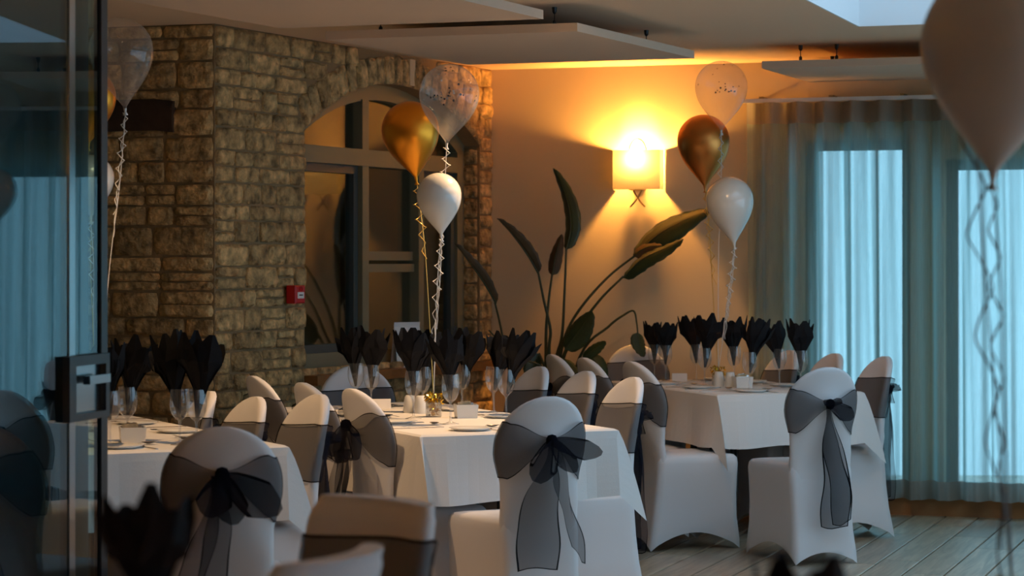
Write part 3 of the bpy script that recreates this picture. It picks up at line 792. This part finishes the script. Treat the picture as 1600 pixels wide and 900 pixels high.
def bow_loop(sg, L_, ang, w, seed, zk=.765):
    rn = random.Random(seed); n = 18; vs_ = [0, .045, .2, .4, .6, .8, .955, 1]; rows = []
    d = Vector((math.cos(ang)*sg, 0, math.sin(ang))); p = Vector((-math.sin(ang)*sg, 0, math.cos(ang)))
    y0 = yc(zk)-.045
    for k in range(n+1):
        s = k/n; ln_ = L_*math.sin(PI*s)**.8; hw_ = lerp(.012, w, math.sin(PI*s)**.6)
        row = []
        for v in vs_:
            q = d*ln_*(1-.38*(2*v-1)**2)+p*((v-.5)*2*hw_*(1+.25*s))
            y = y0-.040*math.sin(PI*s/1.0)*(.3 if s < .5 else 1)-.022*s-.006*math.sin(v*7+s*4+seed)
            row.append((q.x, y, zk+q.z-.015*math.sin(PI*s)*v))
        rows.append(row)
    return MB().grid(rows, mfun=lambda i, j: 1 if j in (0, 6) else 0)
def bow_tail(L_, ang, w, seed, x0=0, zk=.765):
    rn = random.Random(seed); n = 22; vs_ = [0, .04, .2, .4, .6, .8, .96, 1]; rows = []
    y0 = yc(zk)-.05
    for k in range(n+1):
        s = .992*k/(n-1) if k < n else 1.0; wid = lerp(.014, w, sm(s*1.6)); row = []
        if s > .985: pass
        for v in vs_:
            x = x0+math.sin(ang)*L_*s+(v-.5)*2*wid+.010*math.sin(s*7+seed)+.006*math.sin(s*13+v*4)
            y = y0-.012*math.sin(s*5+v*6+seed)*sm(s*3)-.010*s-.008*math.cos(v*8+seed)*sm(s*2)
            z = zk-L_*s+.02*math.sin(v*PI+seed)*s+(.03*(v-.5)*s if seed % 2 else -.03*(v-.5)*s)
            row.append((x, y, z))
        rows.append(row)
    return MB().grid(rows, mfun=lambda i, j: 1 if j in (0, 6) or i == n-1 else 0)
SASH = [M_org, M_hem]
def make_chair(variant, square=False):
    t = empty('banquet_chair')
    o = back_cover(square).build('back_cover', M_spandex, t, smooth=True)
    seat_cover().build('seat_cover', M_spandex, t, smooth=True)
    zt, zb, zk = ((.83, .62, .765), (.82, .61, .755), (.84, .64, .785))[variant % 3]
    if square: zt, zb, zk = .855, .55, .72
    s = sash_band(variant+3, zt, zb, zk, square).build('sash', SASH, t, smooth=True)
    kn = MB()
    kn.lathe([(.002, -.024), (.014, -.020), (.021, -.006), (.022, .008), (.015, .022), (.003, .026)], 12)
    k = kn.build('knot', M_hem, s, smooth=True); k.location = (0, yc(zk)-.05, zk)
    if variant == 0:
        spec = [(-1, .16, R(-60), .048), (1, .19, R(-12), .040), (1, .13, R(-55), .035)]; tails = [(.47, R(-7), .088, 1, -.01), (.42, R(11), .034, 2, .02)]
    elif variant == 1:
        spec = [(-1, .05, R(35), .022), (1, .115, R(-30), .040), (1, .05, R(50), .02)]; tails = [(.57, R(2), .070, 4, .005), (.55, R(7), .05, 3, -.01)]
    else:
        spec = [(-1, .12, R(-70), .050), (1, .20, R(-30), .060), (1, .14, R(-75), .05)]; tails = [(.44, R(-4), .050, 5, -.01), (.56, R(-14), .045, 6, -.015)]
    for sg, L_, a, w in spec: bow_loop(sg, L_, a, w, variant*7+int(L_*100), zk).build('bow_loop', SASH, s, smooth=True)
    for L_, a, w, sd_, x0 in tails: bow_tail(L_, a, w, sd_, x0, zk).build('bow_tail', SASH, s, smooth=True)
    return t
protos = [make_chair(0), make_chair(1), make_chair(2)]
sq = make_chair(1, True); used = set()
def place(variant, px, D, deg, label, group, scale=1.0, proto=None):
    src = proto or protos[variant]
    if src.name in used: o = copy_tree(src)
    else: o = src; used.add(src.name)
    o.location = ((px-800)*D/F, D, 0); o.rotation_euler = (0, 0, R(deg)); o.scale = (scale,)*3
    tag(o, label, 'chair', group); return o
GM, GR, GL, GF = 'chairs around the arched-window table', 'chairs around the curtain-side table', 'chairs around the glass-door table', 'chairs near the doorway'
CH = 'white covered chair with black organza sash, '
place(0, 859, 8.44, 24, CH+'bow and wide tail, doorway end of arched-window table', GM)
place(2, 549, 8.96, -60, CH+'stone-wall side of arched-window table, nearest the doorway', GM)
place(0, 472, 9.42, -62, CH+'stone-wall side of arched-window table, middle seat', GM)
place(2, 395, 9.97, -64, CH+'stone-wall side of arched-window table, nearest the window', GM)
place(1, 992, 9.86, 113, CH+'facing stone wall at arched-window table, by the doorway', GM)
place(0, 918, 10.41, 115, CH+'facing the stone wall at arched-window table, middle seat', GM)
place(1, 845, 10.87, 116, CH+'facing stone wall at arched-window table, by the plant', GM)
place(1, 556, 11.0, 188, CH+'window end of the arched-window table', GM)
place(1, 1295, 10.80, 17, CH+'long straight tails, doorway end of curtain-side table', GR)
place(0, 986, 11.42, -64, CH+'plant side of curtain-side table, nearest the doorway', GR)
place(2, 912, 11.88, -68, CH+'plant side of curtain-side table, middle seat', GR)
place(1, 862, 12.30, -70, CH+'plant side of curtain-side table, nearest the plant', GR)
place(1, 1384, 12.05, 106, CH+'back to the curtain, nearest the doorway', GR)
place(0, 1306, 12.44, 110, CH+'back to the curtain, middle of three', GR)
place(1, 1236, 12.90, 112, CH+'back to the curtain, nearest the back wall', GR)
place(2, 992, 13.22, 186, CH+'against the back wall at end of curtain-side table', GR, 1.02)
place(2, 347, 6.88, 8, CH+'large drooping bow, pulled out from glass-door table', GL)
place(1, 500, 8.58, 120, CH+'under the hanging cloth corner of glass-door table', GL)
place(0, 402, 8.98, 122, CH+'middle of three beside the glass-door table', GL, .965)
place(1, 330, 9.45, 112, CH+'beside glass-door table, nearest the stone corner', GL, .96)
place(0, 612, 4.80, 135, 'square-topped covered chair with wide dark sash, turned from the doorway table', GF, 1.0, sq)
place(0, 548, 3.87, 66, 'square-topped covered chair with dark sash tucked beside the doorway table', GF, 1.0, sq)

# ------------------------------------------------------------------ tables
TZ = .755
def cloth_mesh(W, L, drop, seed):
    rn = random.Random(seed); hx, hy = W/2+.004, L/2+.004
    top = []; hem = []
    corners = [(-hx, -hy), (hx, -hy), (hx, hy), (-hx, hy)]
    for i in range(4):
        a = Vector(corners[i]); b = Vector(corners[(i+1) % 4]); e = (b-a); ln_ = e.length; e.normalize(); o = Vector((e.y, -e.x))
        pre = Vector(corners[i-1]); dg = (o+Vector((pre-a).normalized()*-1)).normalized()
        # corner ear
        top.append((a.x, a.y)); hem.append((*(a+dg*.125), drop+.105))
        n = int(ln_/.045)
        ph = rn.uniform(0, 6); k1 = rn.uniform(9, 13); k2 = rn.uniform(20, 26)
        for k in range(n+1):
            s = lerp(.012, ln_-.012, k/n); q = a+e*s
            g = min(s, ln_-s); fr = sm(g/.12)
            flare = .030+.016*math.sin(k1*s+ph)*fr+.007*math.sin(k2*s)
            top.append((q.x, q.y)); h_ = q+o*flare
            hem.append((h_.x, h_.y, drop+.006*math.sin(k1*s)))
    rows = []
    N_ = 9
    ins = [(x*(1-.012/abs(hx)), y*(1-.012/abs(hy))) for x, y in top]
    rows.append([(x*.97, y*.985, .004) for x, y in top]); rows.append([(x, y, .0035) for x, y in ins]); 
    rows.append([(x, y, -.003) for x, y in top])
    for r in range(1, N_+1):
        t = r/N_
        rows.append([(lerp(tx, hx_, t**.8), lerp(ty, hy_, t**.8), -.003-(d_-.003)*t) for (tx, ty), (hx_, hy_, d_) in zip(top, hem)])
    m = MB(); m.grid(rows[::-1], close=True)
    nx, ny = 2, 2
    m.fan(rows[0])
    return m
def table(name_label, cloth_label, P0, r, W, L, seed, legx=0):
    n_ = Vector((math.cos(r), math.sin(r))); a_ = Vector((-math.sin(r), math.cos(r)))
    c = Vector(P0)+n_*W/2+a_*L/2
    t = empty('banquet_table', (c.x, c.y, 0), r); tag(t, name_label, 'table', 'banquet tables')
    MB().box((-W/2, -L/2, TZ-.03), (W/2, L/2, TZ)).build('tabletop', M_sill, t)
    for sx in (-1, 1):
        for sy in (-1, 1):
            x = legx+sx*.06; y = sy*max(.12, L/2-.62); MB().tube([(x, y, 0), (x, y, TZ-.03)], .018, 10).build('leg', M_black, t)
    cl = cloth_mesh(W, L, .262, seed).build('tablecloth', M_cloth, None, smooth=False)
    cl.data.shade_auto_smooth(angle=R(38)) if hasattr(cl.data, 'shade_auto_smooth') else None
    cl.location = (c.x, c.y, TZ+.002); cl.rotation_euler = (0, 0, r); tag(cl, cloth_label, 'tablecloth', 'white tablecloths')
    return c, n_, a_, r, W, L
ZT = TZ+.0065
TM = table('folding banquet table standing before the arched window', 'white tablecloth with hanging corners on the table before the arched window', (-.350, 8.785), R(24), .84, 1.85, 1, .13)
TR = table('folding banquet table standing by the curtain', 'white tablecloth with hanging corners on the table by the curtain', (1.023, 11.48), R(20), .82, 1.42, 2, -.10)
rl_ = R(27); TL = table('folding banquet table standing beyond the glass door', 'white tablecloth with hanging corner on the table by the glass door', (-.79-.88*math.cos(rl_), 8.31-.88*math.sin(rl_)), rl_, .86, 1.85, 3, -.18)
TF = table('folding banquet table in the doorway close to the dark partition', 'white tablecloth on the doorway table close to the dark partition', (-1.31, 2.6), R(0), .85, 1.05, 4)
TG = table('folding banquet table in the doorway under the big pale balloon', 'white tablecloth on the doorway table under the big pale balloon', (.2, 2.5), R(0), .85, 1.9, 5)
def TW(T, x, y):
    """table coordinates: x across from the left edge, y along from the near edge"""
    c, n_, a_, r, W, L = T; q = c+n_*(x-W/2)+a_*(y-L/2); return q

# ------------------------------------------------------------------ tableware
def glass_mesh():
    m = MB()
    prof = [(.034, 0), (.034, .002), (.018, .005), (.0055, .012), (.0042, .03), (.0042, .075), (.006, .088), (.016, .096), (.027, .109), (.0345, .128), (.0370, .146), (.0365, .165), (.0345, .185), (.0325, .203)]
    m.lathe(prof, 22); return m.mesh('wine_glass', M_glass, True)
GLM = glass_mesh()
def napkin_mesh(seed):
    rn = random.Random(seed); m = MB(); nl = 8
    base = rn.uniform(0, 6)
    for k in range(nl):
        th = base+2*PI*k/nl+rn.uniform(-.25, .25); out = rn.uniform(.3, 1.2); wid = rn.uniform(.026, .046); H_ = rn.uniform(.240, .295)
        d = Vector((math.cos(th), .62*math.sin(th), 0)); t = Vector((-math.sin(th), .62*math.cos(th), 0)); tw = rn.uniform(-.35, .35); cup = rn.uniform(.15, .5)
        rows = []
        for z, w, o in ((.015, .004, .002), (.06, .009, .008), (.105, .015, .013), (.16, wid*.78, .030), (.195, wid, .046), (.228, wid*.85, .052), (None, .18*wid, .056)):
            zz = H_ if z is None else z
            row = []
            for s_ in (-1, -.5, 0, .5, 1):
                ww = w if z is None else w*(1+.15*s_*tw)
                lift = (.0 if abs(s_) < .9 else rn.uniform(-.025, .006)) if z in (.195, .225) else 0
                oo = o*(.45+out*.75) if zz > .11 else o
                p = d*(oo-abs(s_)*w*cup)+t*(ww*s_)+Vector((0, 0, zz+lift))
                row.append(p)
            rows.append(row)
        m.grid(rows)
    return m.mesh('folded_napkin', M_napkin)
NPM = [napkin_mesh(s) for s in (1, 2, 3, 4, 5, 6)]
nrn = random.Random(21)
GLASSES = []
def setting_glass(x, y, where, nk=None, rot=None, tilt=0, sc_=1.0):
    g = link('wine_glass', GLM); g.location = (x, y, ZT-.001); tag(g, 'stemmed wine glass with napkin on '+where, 'wine glass', 'wine glasses on '+where)
    k = link('folded_napkin', NPM[nk if nk is not None else nrn.randrange(6)]); k.location = (x, y, ZT+.082); k.rotation_euler = (tilt*.3, tilt, rot if rot is not None else nrn.uniform(-.5, .5)); k.scale = (1.28*sc_, 1.28*sc_, sc_)
    tag(k, 'black napkin fanned out of the glass on '+where, 'napkin', 'black napkins on '+where)
    GLASSES.append((where, x, y, g, k))
def gpx(px, D): return (px-800)*D/F, D
WM, WR, WL = 'the arched-window table', 'the curtain-side table', 'the glass-door table'
def onT(T, x, y, inset=.06):
    c, n_, a_, r, W, L = T; d = Vector((x, y))-c; u = d.dot(n_); v = d.dot(a_)
    u = max(-W/2+inset, min(W/2-inset, u)); v = max(-L/2+inset, min(L/2-inset, v)); q = c+n_*u+a_*v; return q.x, q.y
for px, D, nk, tl, s_ in ((556, 10.45, 0, -.08, 1.0), (580, 10.3, 1, .05, 1.0), (646, 9.72, 2, 0, 1.05), (704, 9.40, 3, -.05, 1.05), (722, 10.3, 4, .2, 1.0), (774, 10.1, 5, .22, 1.0), (791, 9.83, 0, .25, 1.05), (661, 10.1, 5, .1, 1.0)):
    setting_glass(*onT(TM, *gpx(px, D)), WM, nk, 0, tl, s_)
for px, D, nk, tl, s_ in ((1010, 12.95, 1, 0, .86), (1040, 12.7, 2, 0, .86), (1088, 12.85, 4, -.05, 1.0), (1101, 12.3, 3, .12, 1.08), (1147, 12.55, 5, -.05, 1.0), (1171, 11.72, 0, .16, 1.05), (1218, 12.2, 4, -.12, .95), (1251, 11.95, 1, 0, .98)):
    setting_glass(*onT(TR, *gpx(px, D)), WR, nk, nrn.uniform(-.3, .3), tl, s_)
for px, D, nk, tl, s_ in ((199, 8.45, 3, .12, 1.1), (172, 8.2, 2, -.1, 1.0), (281, 8.32, 0, -.2, 1.15), (307, 8.28, 4, .12, 1.15), (120, 8.9, 1, 0, 1.0), (90, 9.3, 5, 0, 1.0)):
    setting_glass(*onT(TL, *gpx(px, D), .05), WL, nk, nrn.uniform(-.3, .3), tl, s_)
setting_glass(-.5175, 3.28, 'the doorway table close to the dark partition', 3, .2, 0, .92)
setting_glass(.362, 2.78, 'the doorway table under the big pale balloon', 4, .2, 0, .80)

def outline(pts, th, name, mat):
    m = MB(); A = [(x, y, 0) for x, y in pts]; B = [(x, y, th) for x, y in pts]
    m.fan(B); m.fan(A, flip=True); n = len(A)
    for i in range(n): j = (i+1) % n; m.quad(A[i], A[j], B[j], B[i])
    return m
kn = [(-.006, -.11), (.006, -.11), (.007, -.03), (.0055, .0), (.010, .02), (.010, .08), (.004, .11), (-.006, .085), (-.006, .0)]
KNM = outline(kn, .0035, 'k', M_steel).mesh('knife', M_steel)
fk = [(-.006, -.10), (.006, -.10), (.003, .02), (.004, .035), (.012, .05), (.012, .10), (.009, .10), (.008, .062), (.0055, .062), (.005, .10), (.002, .10), (.0015, .062), (-.0015, .062), (-.002, .10), (-.005, .10), (-.0055, .062), (-.008, .062), (-.009, .10), (-.012, .10), (-.012, .05), (-.004, .035), (-.003, .02)]
def fork_mesh():
    m = outline(fk, .003, 'f', M_steel)
    m.v = [(x, y, z+(.012*max(0, (y-.02)/.08)*(1.6-max(0, (y-.02)/.08)))) for x, y, z in m.v]; return m.mesh('fork', M_steel)
FKM = fork_mesh()
def spoon_mesh():
    m = MB(); P = []
    for i in range(15):
        t = i/14; y = lerp(-.09, .02, min(1, t/.5)) if t < .5 else lerp(.02, .08, (t-.5)/.5)
        w = lerp(.005, .0028, t/.5) if t < .5 else .0028+.0165*math.sin(PI*((t-.5)/.5))**.6
        dpt = 0 if t < .5 else .008*math.sin(PI*((t-.5)/.5))
        P.append([(w*s, y, .010-dpt*(1-s*s)+.001) for s in (-1, -.5, 0, .5, 1)])
    m.grid(P); o = m.mesh('spoon', M_steel, True); return o
SPM = spoon_mesh()
PLM = MB().lathe([(.001, .003), (.052, .003), (.058, .006), (.083, .013), (.085, .012), (.060, .001), (.05, 0), (.001, 0)], 32).mesh('side_plate', M_china, True)
def put(me, name, q, rz, label, cat, group):
    o = link(name, me); o.location = (q[0], q[1], ZT-.0005); o.rotation_euler = (0, 0, rz); return tag(o, label, cat, group)
def setting(T, x, y, ang, where, seat):
    """ang: direction the diner faces, in table coordinates (0 = along +y)"""
    c, n_, a_, r, W, L = T
    def loc(dx, dy):
        ca, sa = math.cos(ang), math.sin(ang); return TW(T, x+dx*ca-dy*sa, y+dx*sa+dy*ca)
    rz = r+ang; j = lambda: nrn.uniform(-.06, .06); at_ = ' for the '+seat+' seat, '+where[4:]
    put(KNM, 'knife', loc(.10, .0), rz+j(), 'steel table knife'+at_, 'knife', 'knives on '+where)
    put(FKM, 'fork', loc(-.10, .0), rz+j(), 'steel table fork'+at_, 'fork', 'forks on '+where)
    put(SPM, 'spoon', loc(.0, .125), rz+PI/2+j(), 'steel dessert spoon'+at_, 'spoon', 'spoons on '+where)
    put(PLM, 'side_plate', loc(-.19, .02), 0, 'round white side plate'+at_, 'plate', 'side plates on '+where)
SEATS = {WM: ('doorway-end', 'window-end', 'stone-wall side', 'plant side'), WR: ('doorway-end', 'back-wall-end', 'plant side', 'curtain side'), WL: ('doorway-end', 'stone-wall-end', 'glass-door side', 'open side')}
for T, wh in ((TM, WM), (TR, WR), (TL, WL)):
    W, L = T[4], T[5]; e0, e1, s0, s1 = SEATS[wh]; spots = []
    spots.append((W*.55, .13, 0, e0)); spots.append((W*.5, L-.13, PI, e1))
    for f, od in zip((.24, .52, .80) if L > 1.6 else (.25, .55, .83), ('first', 'middle', 'last')):
        spots.append((.13, L*f, -PI/2, od+' '+s0)); spots.append((W-.13, L*f, PI/2, od+' '+s1))
    for x, y, a, st in spots: setting(T, x, y, a, wh, st)
    # each wine glass belongs to the seat it stands closest to
    pairs = sorted(((TW(T, x, y)-Vector((g[1], g[2]))).length, i, gi) for i, (x, y, a, st) in enumerate(spots) for gi, g in enumerate(GLASSES) if g[0] == wh)
    us, ug = set(), set()
    for d_, i, gi in pairs:
        if i in us or gi in ug: continue
        us.add(i); ug.add(gi); st = spots[i][3]
        GLASSES[gi][3]['label'] = 'stemmed wine glass with napkin, '+st+' seat, '+wh[4:]
        GLASSES[gi][4]['label'] = 'black napkin in the wine glass, '+st+' seat, '+wh[4:]
def sachet_bowl(q, where, rz):
    t = empty('sachet_bowl', (q[0], q[1], ZT-.001), rz); tag(t, 'small white square bowl of sachets on '+where, 'bowl')
    w = .047; h = .058; m = MB()
    def rg(k, z): return [(x*k, y*k, z) for x, y in ((-w, -w), (w, -w), (w, w), (-w, w))]
    m.grid([rg(.9, 0), rg(1, h), rg(.9, h), rg(.8, .008)], close=True); m.fan(rg(.8, .008)); m.fan(rg(.9, 0), flip=True); m.build('bowl_body', M_china, t)
    rn = random.Random(7)
    for k in range(6):
        MB().box((-.028, -.0015, 0), (.028, .0015, .05), 0, Matrix.Translation((rn.uniform(-.008, .008), -.03+k*.012, .02)) @ Matrix.Rotation(rn.uniform(-.4, .4), 4, 'X') @ Matrix.Rotation(rn.uniform(-.3, .3), 4, 'Y')).build('sachet', M_packet if k % 2 else M_steel, t)
def shaker(q, label, tall=.078):
    t = empty('shaker', (q[0], q[1], ZT-.001)); tag(t, label, 'shaker', 'salt and pepper shakers')
    MB().lathe([(.028, 0), (.029, .004), (.026, tall*.6), (.021, tall*.95), (.017, tall), (.001, tall)], 20).build('shaker_body', M_china, t, smooth=True)
    for a in range(3): MB().lathe([(.0001, tall+.0006), (.0022, tall+.0006)], 6, (.007*math.cos(a*2.1), .007*math.sin(a*2.1), 0)).build('pour_hole', M_ink, t)
p = onz(728, 655, TZ); sachet_bowl((p.x, p.y), WM, R(10))
p = onz(1160, 607, TZ); sachet_bowl((p.x, p.y), WR, R(10))
p = onz(207, 694, TZ); p = onT(TL, p.x, p.y, .08); sachet_bowl(p, WL, R(14))
for px, py, T, lb in ((640, 647, TM, 'white china shaker on the arched-window table, left of its partner'), (657, 648, TM, 'white china shaker on the arched-window table, beside the gold weight'), (1123, 605, TR, 'white china shaker on the curtain-side table, beside the gold weight'), (1141, 606, TR, 'white china shaker on the curtain-side table, beside the sachet bowl')):
    p = onz(px, py, TZ); shaker(onT(T, p.x, p.y), lb)
def place_card(q, rz, label):
    t = empty('place_card', (q[0], q[1], ZT-.001), rz); tag(t, label, 'place card', 'place cards')
    MB().box((-.042, -.0006, 0), (.042, .0006, .045), 0, Matrix.Translation((0, -.012, 0)) @ Matrix.Rotation(R(-16), 4, 'X')).build('front_leaf', M_hotel_card, t)
    MB().box((-.042, -.0006, 0), (.042, .0006, .045), 0, Matrix.Translation((0, .012, 0)) @ Matrix.Rotation(R(16), 4, 'X')).build('back_leaf', M_hotel_card, t)
p = onz(596, 640, TZ); place_card(onT(TM, p.x, p.y), R(10), 'small white place card on the arched-window table')
p = onz(1062, 597, TZ); place_card(onT(TR, p.x, p.y), R(-5), 'small white place card on the curtain-side table')

# ------------------------------------------------------------------ balloons
def balloon_profile(Wd, Hh, pear=0):
    r = Wd/2; lo = Hh-r; pr = []
    for k in range(0, 13): a = PI/2*k/12; pr.append((max(.0005, r*math.sin(a)), r*math.cos(a)))
    for k in range(1, 17):
        t = k/16; a = PI/2*t; q = math.cos(a)**(.96+.22*sm(t)); 
        if pear: q = lerp(q, (1-t)**.9*.6+.4*math.cos(a), pear*sm(t)*.35)
        pr.append((max(.006, r*q), -lo*t**1.02))
    return pr
def balloon(name, px, py, D, wpx, hpx, mat, anchor, rib_mat, label, group, curl=0, confetti=0, seed=0, tilt=0, curl_len=.4, pear=0, rad=None, trn=None):
    s = D/F; Wd, Hh = wpx*s, hpx*s; c = at(px, py, D)       # px,py = centre of the bounding box
    ctr = Vector((c.x, c.y, c.z+Hh/2-Wd/2))                 # centre of the round part
    t = empty('balloon', anchor); tag(t, label, 'balloon', group)
    off = ctr-Vector(anchor); rn = random.Random(seed)
    RM = Matrix.Translation(off) @ Matrix.Rotation(tilt, 4, 'Y')
    sk = MB().lathe(balloon_profile(Wd, Hh, pear), 36).build('balloon_skin', mat, t, smooth=True); sk.matrix_local = RM
    lo = Hh-Wd/2
    MB().lathe([(.006, .006), (.005, -.004), (.0045, -.008), (.011, -.020), (.009, -.021)], 12, (0, 0, -lo)).build('knot', mat if mat is not M_clear else M_pearl, sk, smooth=True)
    kp = RM @ Vector((0, 0, -lo-.012))
    # tether
    mid = (kp+Vector((0, 0, .03)))/2+Vector((rn.uniform(-.012, .012), 0, 0))
    S = spline([kp, kp.lerp(mid, .5)+Vector((.006, 0, 0)), mid, Vector((0, 0, .03))], 8)
    MB().tube(S, .0019, 5).build('tether_ribbon', rib_mat, t)
    for q in range(curl):
        n = 150; P = []; rad0 = rad or rn.uniform(.014, .026); turns = trn or rn.uniform(5, 8); L_ = curl_len*rn.uniform(.75, 1.15); ph = rn.uniform(0, 6); dx = rn.uniform(-.02, .02)
        for k in range(n+1):
            u = k/n; rad = rad0*(.35+.65*math.sin(PI*min(1, u*1.1+.1))); a = ph+2*PI*turns*(u**.9)
            base = kp.lerp(Vector((0, 0, .03)), 0)+Vector((dx*u+off.x*(-.0)+(0-kp.x)*L_*u/max(.3, kp.z), (0-kp.y)*L_*u/max(.3, kp.z), -L_*u))
            P.append(base+Vector((rad*math.cos(a), rad*math.sin(a), rad*.25*math.sin(a*2))))
        MB().tube(P, .0021, 4).build('curled_ribbon', rib_mat, t, smooth=True)
    if confetti:
        m = MB(); rr = Wd/2*.985
        for k in range(confetti):
            if k < confetti*.55: th = -PI/2+rn.gauss(0, .28); el = -.12+rn.gauss(0, .14)
            else: th = rn.uniform(-PI, PI); el = rn.uniform(-.3, 1.3)
            d = Vector((math.cos(th)*math.cos(el), math.sin(th)*math.cos(el), math.sin(el))); p = d*rr
            a = d.cross(Vector((0, 0, 1))).normalized(); b = a.cross(d); r_ = rn.uniform(.0028, .0058)
            m.fan([p+(a*math.cos(w)+b*math.sin(w))*r_ for w in [2*PI*q/7 for q in range(7)]], 1 if (k % 3 == 0 and seed < 2) else 0)
        cf = m.build('confetti', [M_confetti, M_confetti_s], t); cf.matrix_local = RM; cf['kind'] = 'stuff'
    return t
def weight(q, label):
    t = empty('balloon_weight', (q[0], q[1], ZT-.001)); tag(t, label, 'balloon weight', 'gold tinsel balloon weights')
    MB().lathe([(.030, 0), (.034, .003), (.034, .062), (.031, .065), (.030, .062), (.030, .004), (.001, .004)], 20).build('jar', M_glass, t, smooth=True)
    rn = random.Random(5); m = MB()
    for k in range(230):
        a = rn.uniform(0, 2*PI); inside = k < 90
        r = rn.uniform(0, .024) if inside else rn.uniform(.0, .040); z = rn.uniform(.008, .06) if inside else rn.uniform(.055, .105)
        p = Vector((r*math.cos(a), r*math.sin(a), z)); d = Vector((rn.uniform(-1, 1), rn.uniform(-1, 1), rn.uniform(-1, 1))).normalized()*.009; e = d.cross(Vector((rn.uniform(-1, 1), 0, 1))).normalized()*.0035
        m.quad(p-d-e, p+d-e, p+d+e, p-d+e)
    o = m.build('tinsel', M_tinsel, t); o['kind'] = 'stuff'
    return (q[0], q[1], ZT+.05)
qm = TW(TM, .44, .95); AM = weight((qm.x, qm.y), 'gold tinsel balloon weight on the arched-window table')
qr = TW(TR, .37, .78); ARt = weight((qr.x, qr.y), 'gold tinsel balloon weight on the curtain-side table')
ql = TW(TL, .44, .95); AL = weight((ql.x, ql.y), 'gold tinsel balloon weight on the glass-door table')
B1, B2, B3 = 'balloons above the arched-window table', 'balloons above the curtain-side table', 'balloons above the glass-door table'
balloon('b', 702, 163, 9.70, 94, 126, M_clear, AM, M_ribw, 'clear confetti balloon above the table before the arched window', B1, 1, 46, 1, R(3), .5)
balloon('b', 641, 220, 10.0, 90, 124, M_gold, AM, M_ribg, 'shiny gold balloon above the table before the arched window', B1, 1, 0, 2, R(-7), .42)
balloon('b', 686, 320, 9.55, 70, 100, M_pearl, AM, M_ribw, 'white pearl balloon above the table before the arched window', B1, 3, 0, 3, R(-3), .40)
balloon('b', 1127, 150, 12.15, 82, 110, M_clear, ARt, M_ribw, 'clear confetti balloon above the table by the curtain', B2, 1, 26, 4, R(0), .5)
balloon('b', 1099, 237, 12.45, 82, 116, M_copper, ARt, M_ribg, 'shiny copper gold balloon above the table by the curtain', B2, 2, 0, 5, R(-2), .45)
balloon('b', 1140, 330, 12.05, 74, 108, M_pearl, ARt, M_ribw, 'white pearl balloon above the table by the curtain', B2, 3, 0, 6, R(-6), .46, 1)
balloon('b', 189, 100, 8.85, 100, 144, M_clear, AL, M_ribw, 'clear balloon above the table by the glass door', B3, 2, 0, 7, R(-4), .5)
balloon('b', 138, 168, 9.1, 86, 120, M_gold, AL, M_ribg, 'shiny gold balloon half hidden by the glass door edge', B3, 1, 0, 8, R(0), .4)
balloon('b', 142, 292, 8.9, 72, 100, M_pearl, AL, M_ribw, 'white pearl balloon half hidden by the glass door edge', B3, 1, 0, 9, R(0), .3)
M_ribd = pbr('ribbon_dark', (.10, .09, .085), .5)
AG = (.88, 4.05, ZT+.0)
w2 = weight((.88, 4.05), 'gold tinsel balloon weight on the doorway table')
M_big = pbr('pearl_taupe_latex', (.58, .52, .47), .28, spec=.5)
balloon('b', 1562, 112, 4.15, 244, 335, M_big, w2, M_ribd, 'big pale taupe balloon close by, out of focus over the doorway table', 'balloons above the doorway table', 1, 0, 10, R(3), .7, 0, .012, 6)
balloon('b', 1500, -190, 4.3, 230, 320, M_pearl, w2, M_ribd, 'white balloon floating highest over the doorway table', 'balloons above the doorway table', 1, 0, 12, R(0), 1.25, 0, .02, 7)

# balloons tied to a floor weight beside the curtain (just outside the frame, mirrored in the glass door)
fw = empty('balloon_weight', (2.90, 12.25, 0)); tag(fw, 'gold foil balloon weight on the floor beside the curtain', 'balloon weight', 'gold tinsel balloon weights')
MB().lathe([(.04, 0), (.045, .004), (.04, .07), (.012, .09), (.02, .11), (.001, .10)], 16).build('foil_weight', M_tinsel, fw, smooth=True)
B4 = 'balloons on the floor weight beside the curtain'
balloon('b', 1650, 158, 12.30, 84, 112, M_clear, (2.90, 12.25, .08), M_ribw, 'clear balloon tied to the floor weight beside the curtain', B4, 1, 0, 14)
balloon('b', 1648, 300, 12.25, 80, 104, M_pearl, (2.90, 12.25, .08), M_ribw, 'white pearl balloon tied to the floor weight beside the curtain', B4, 1, 0, 15)
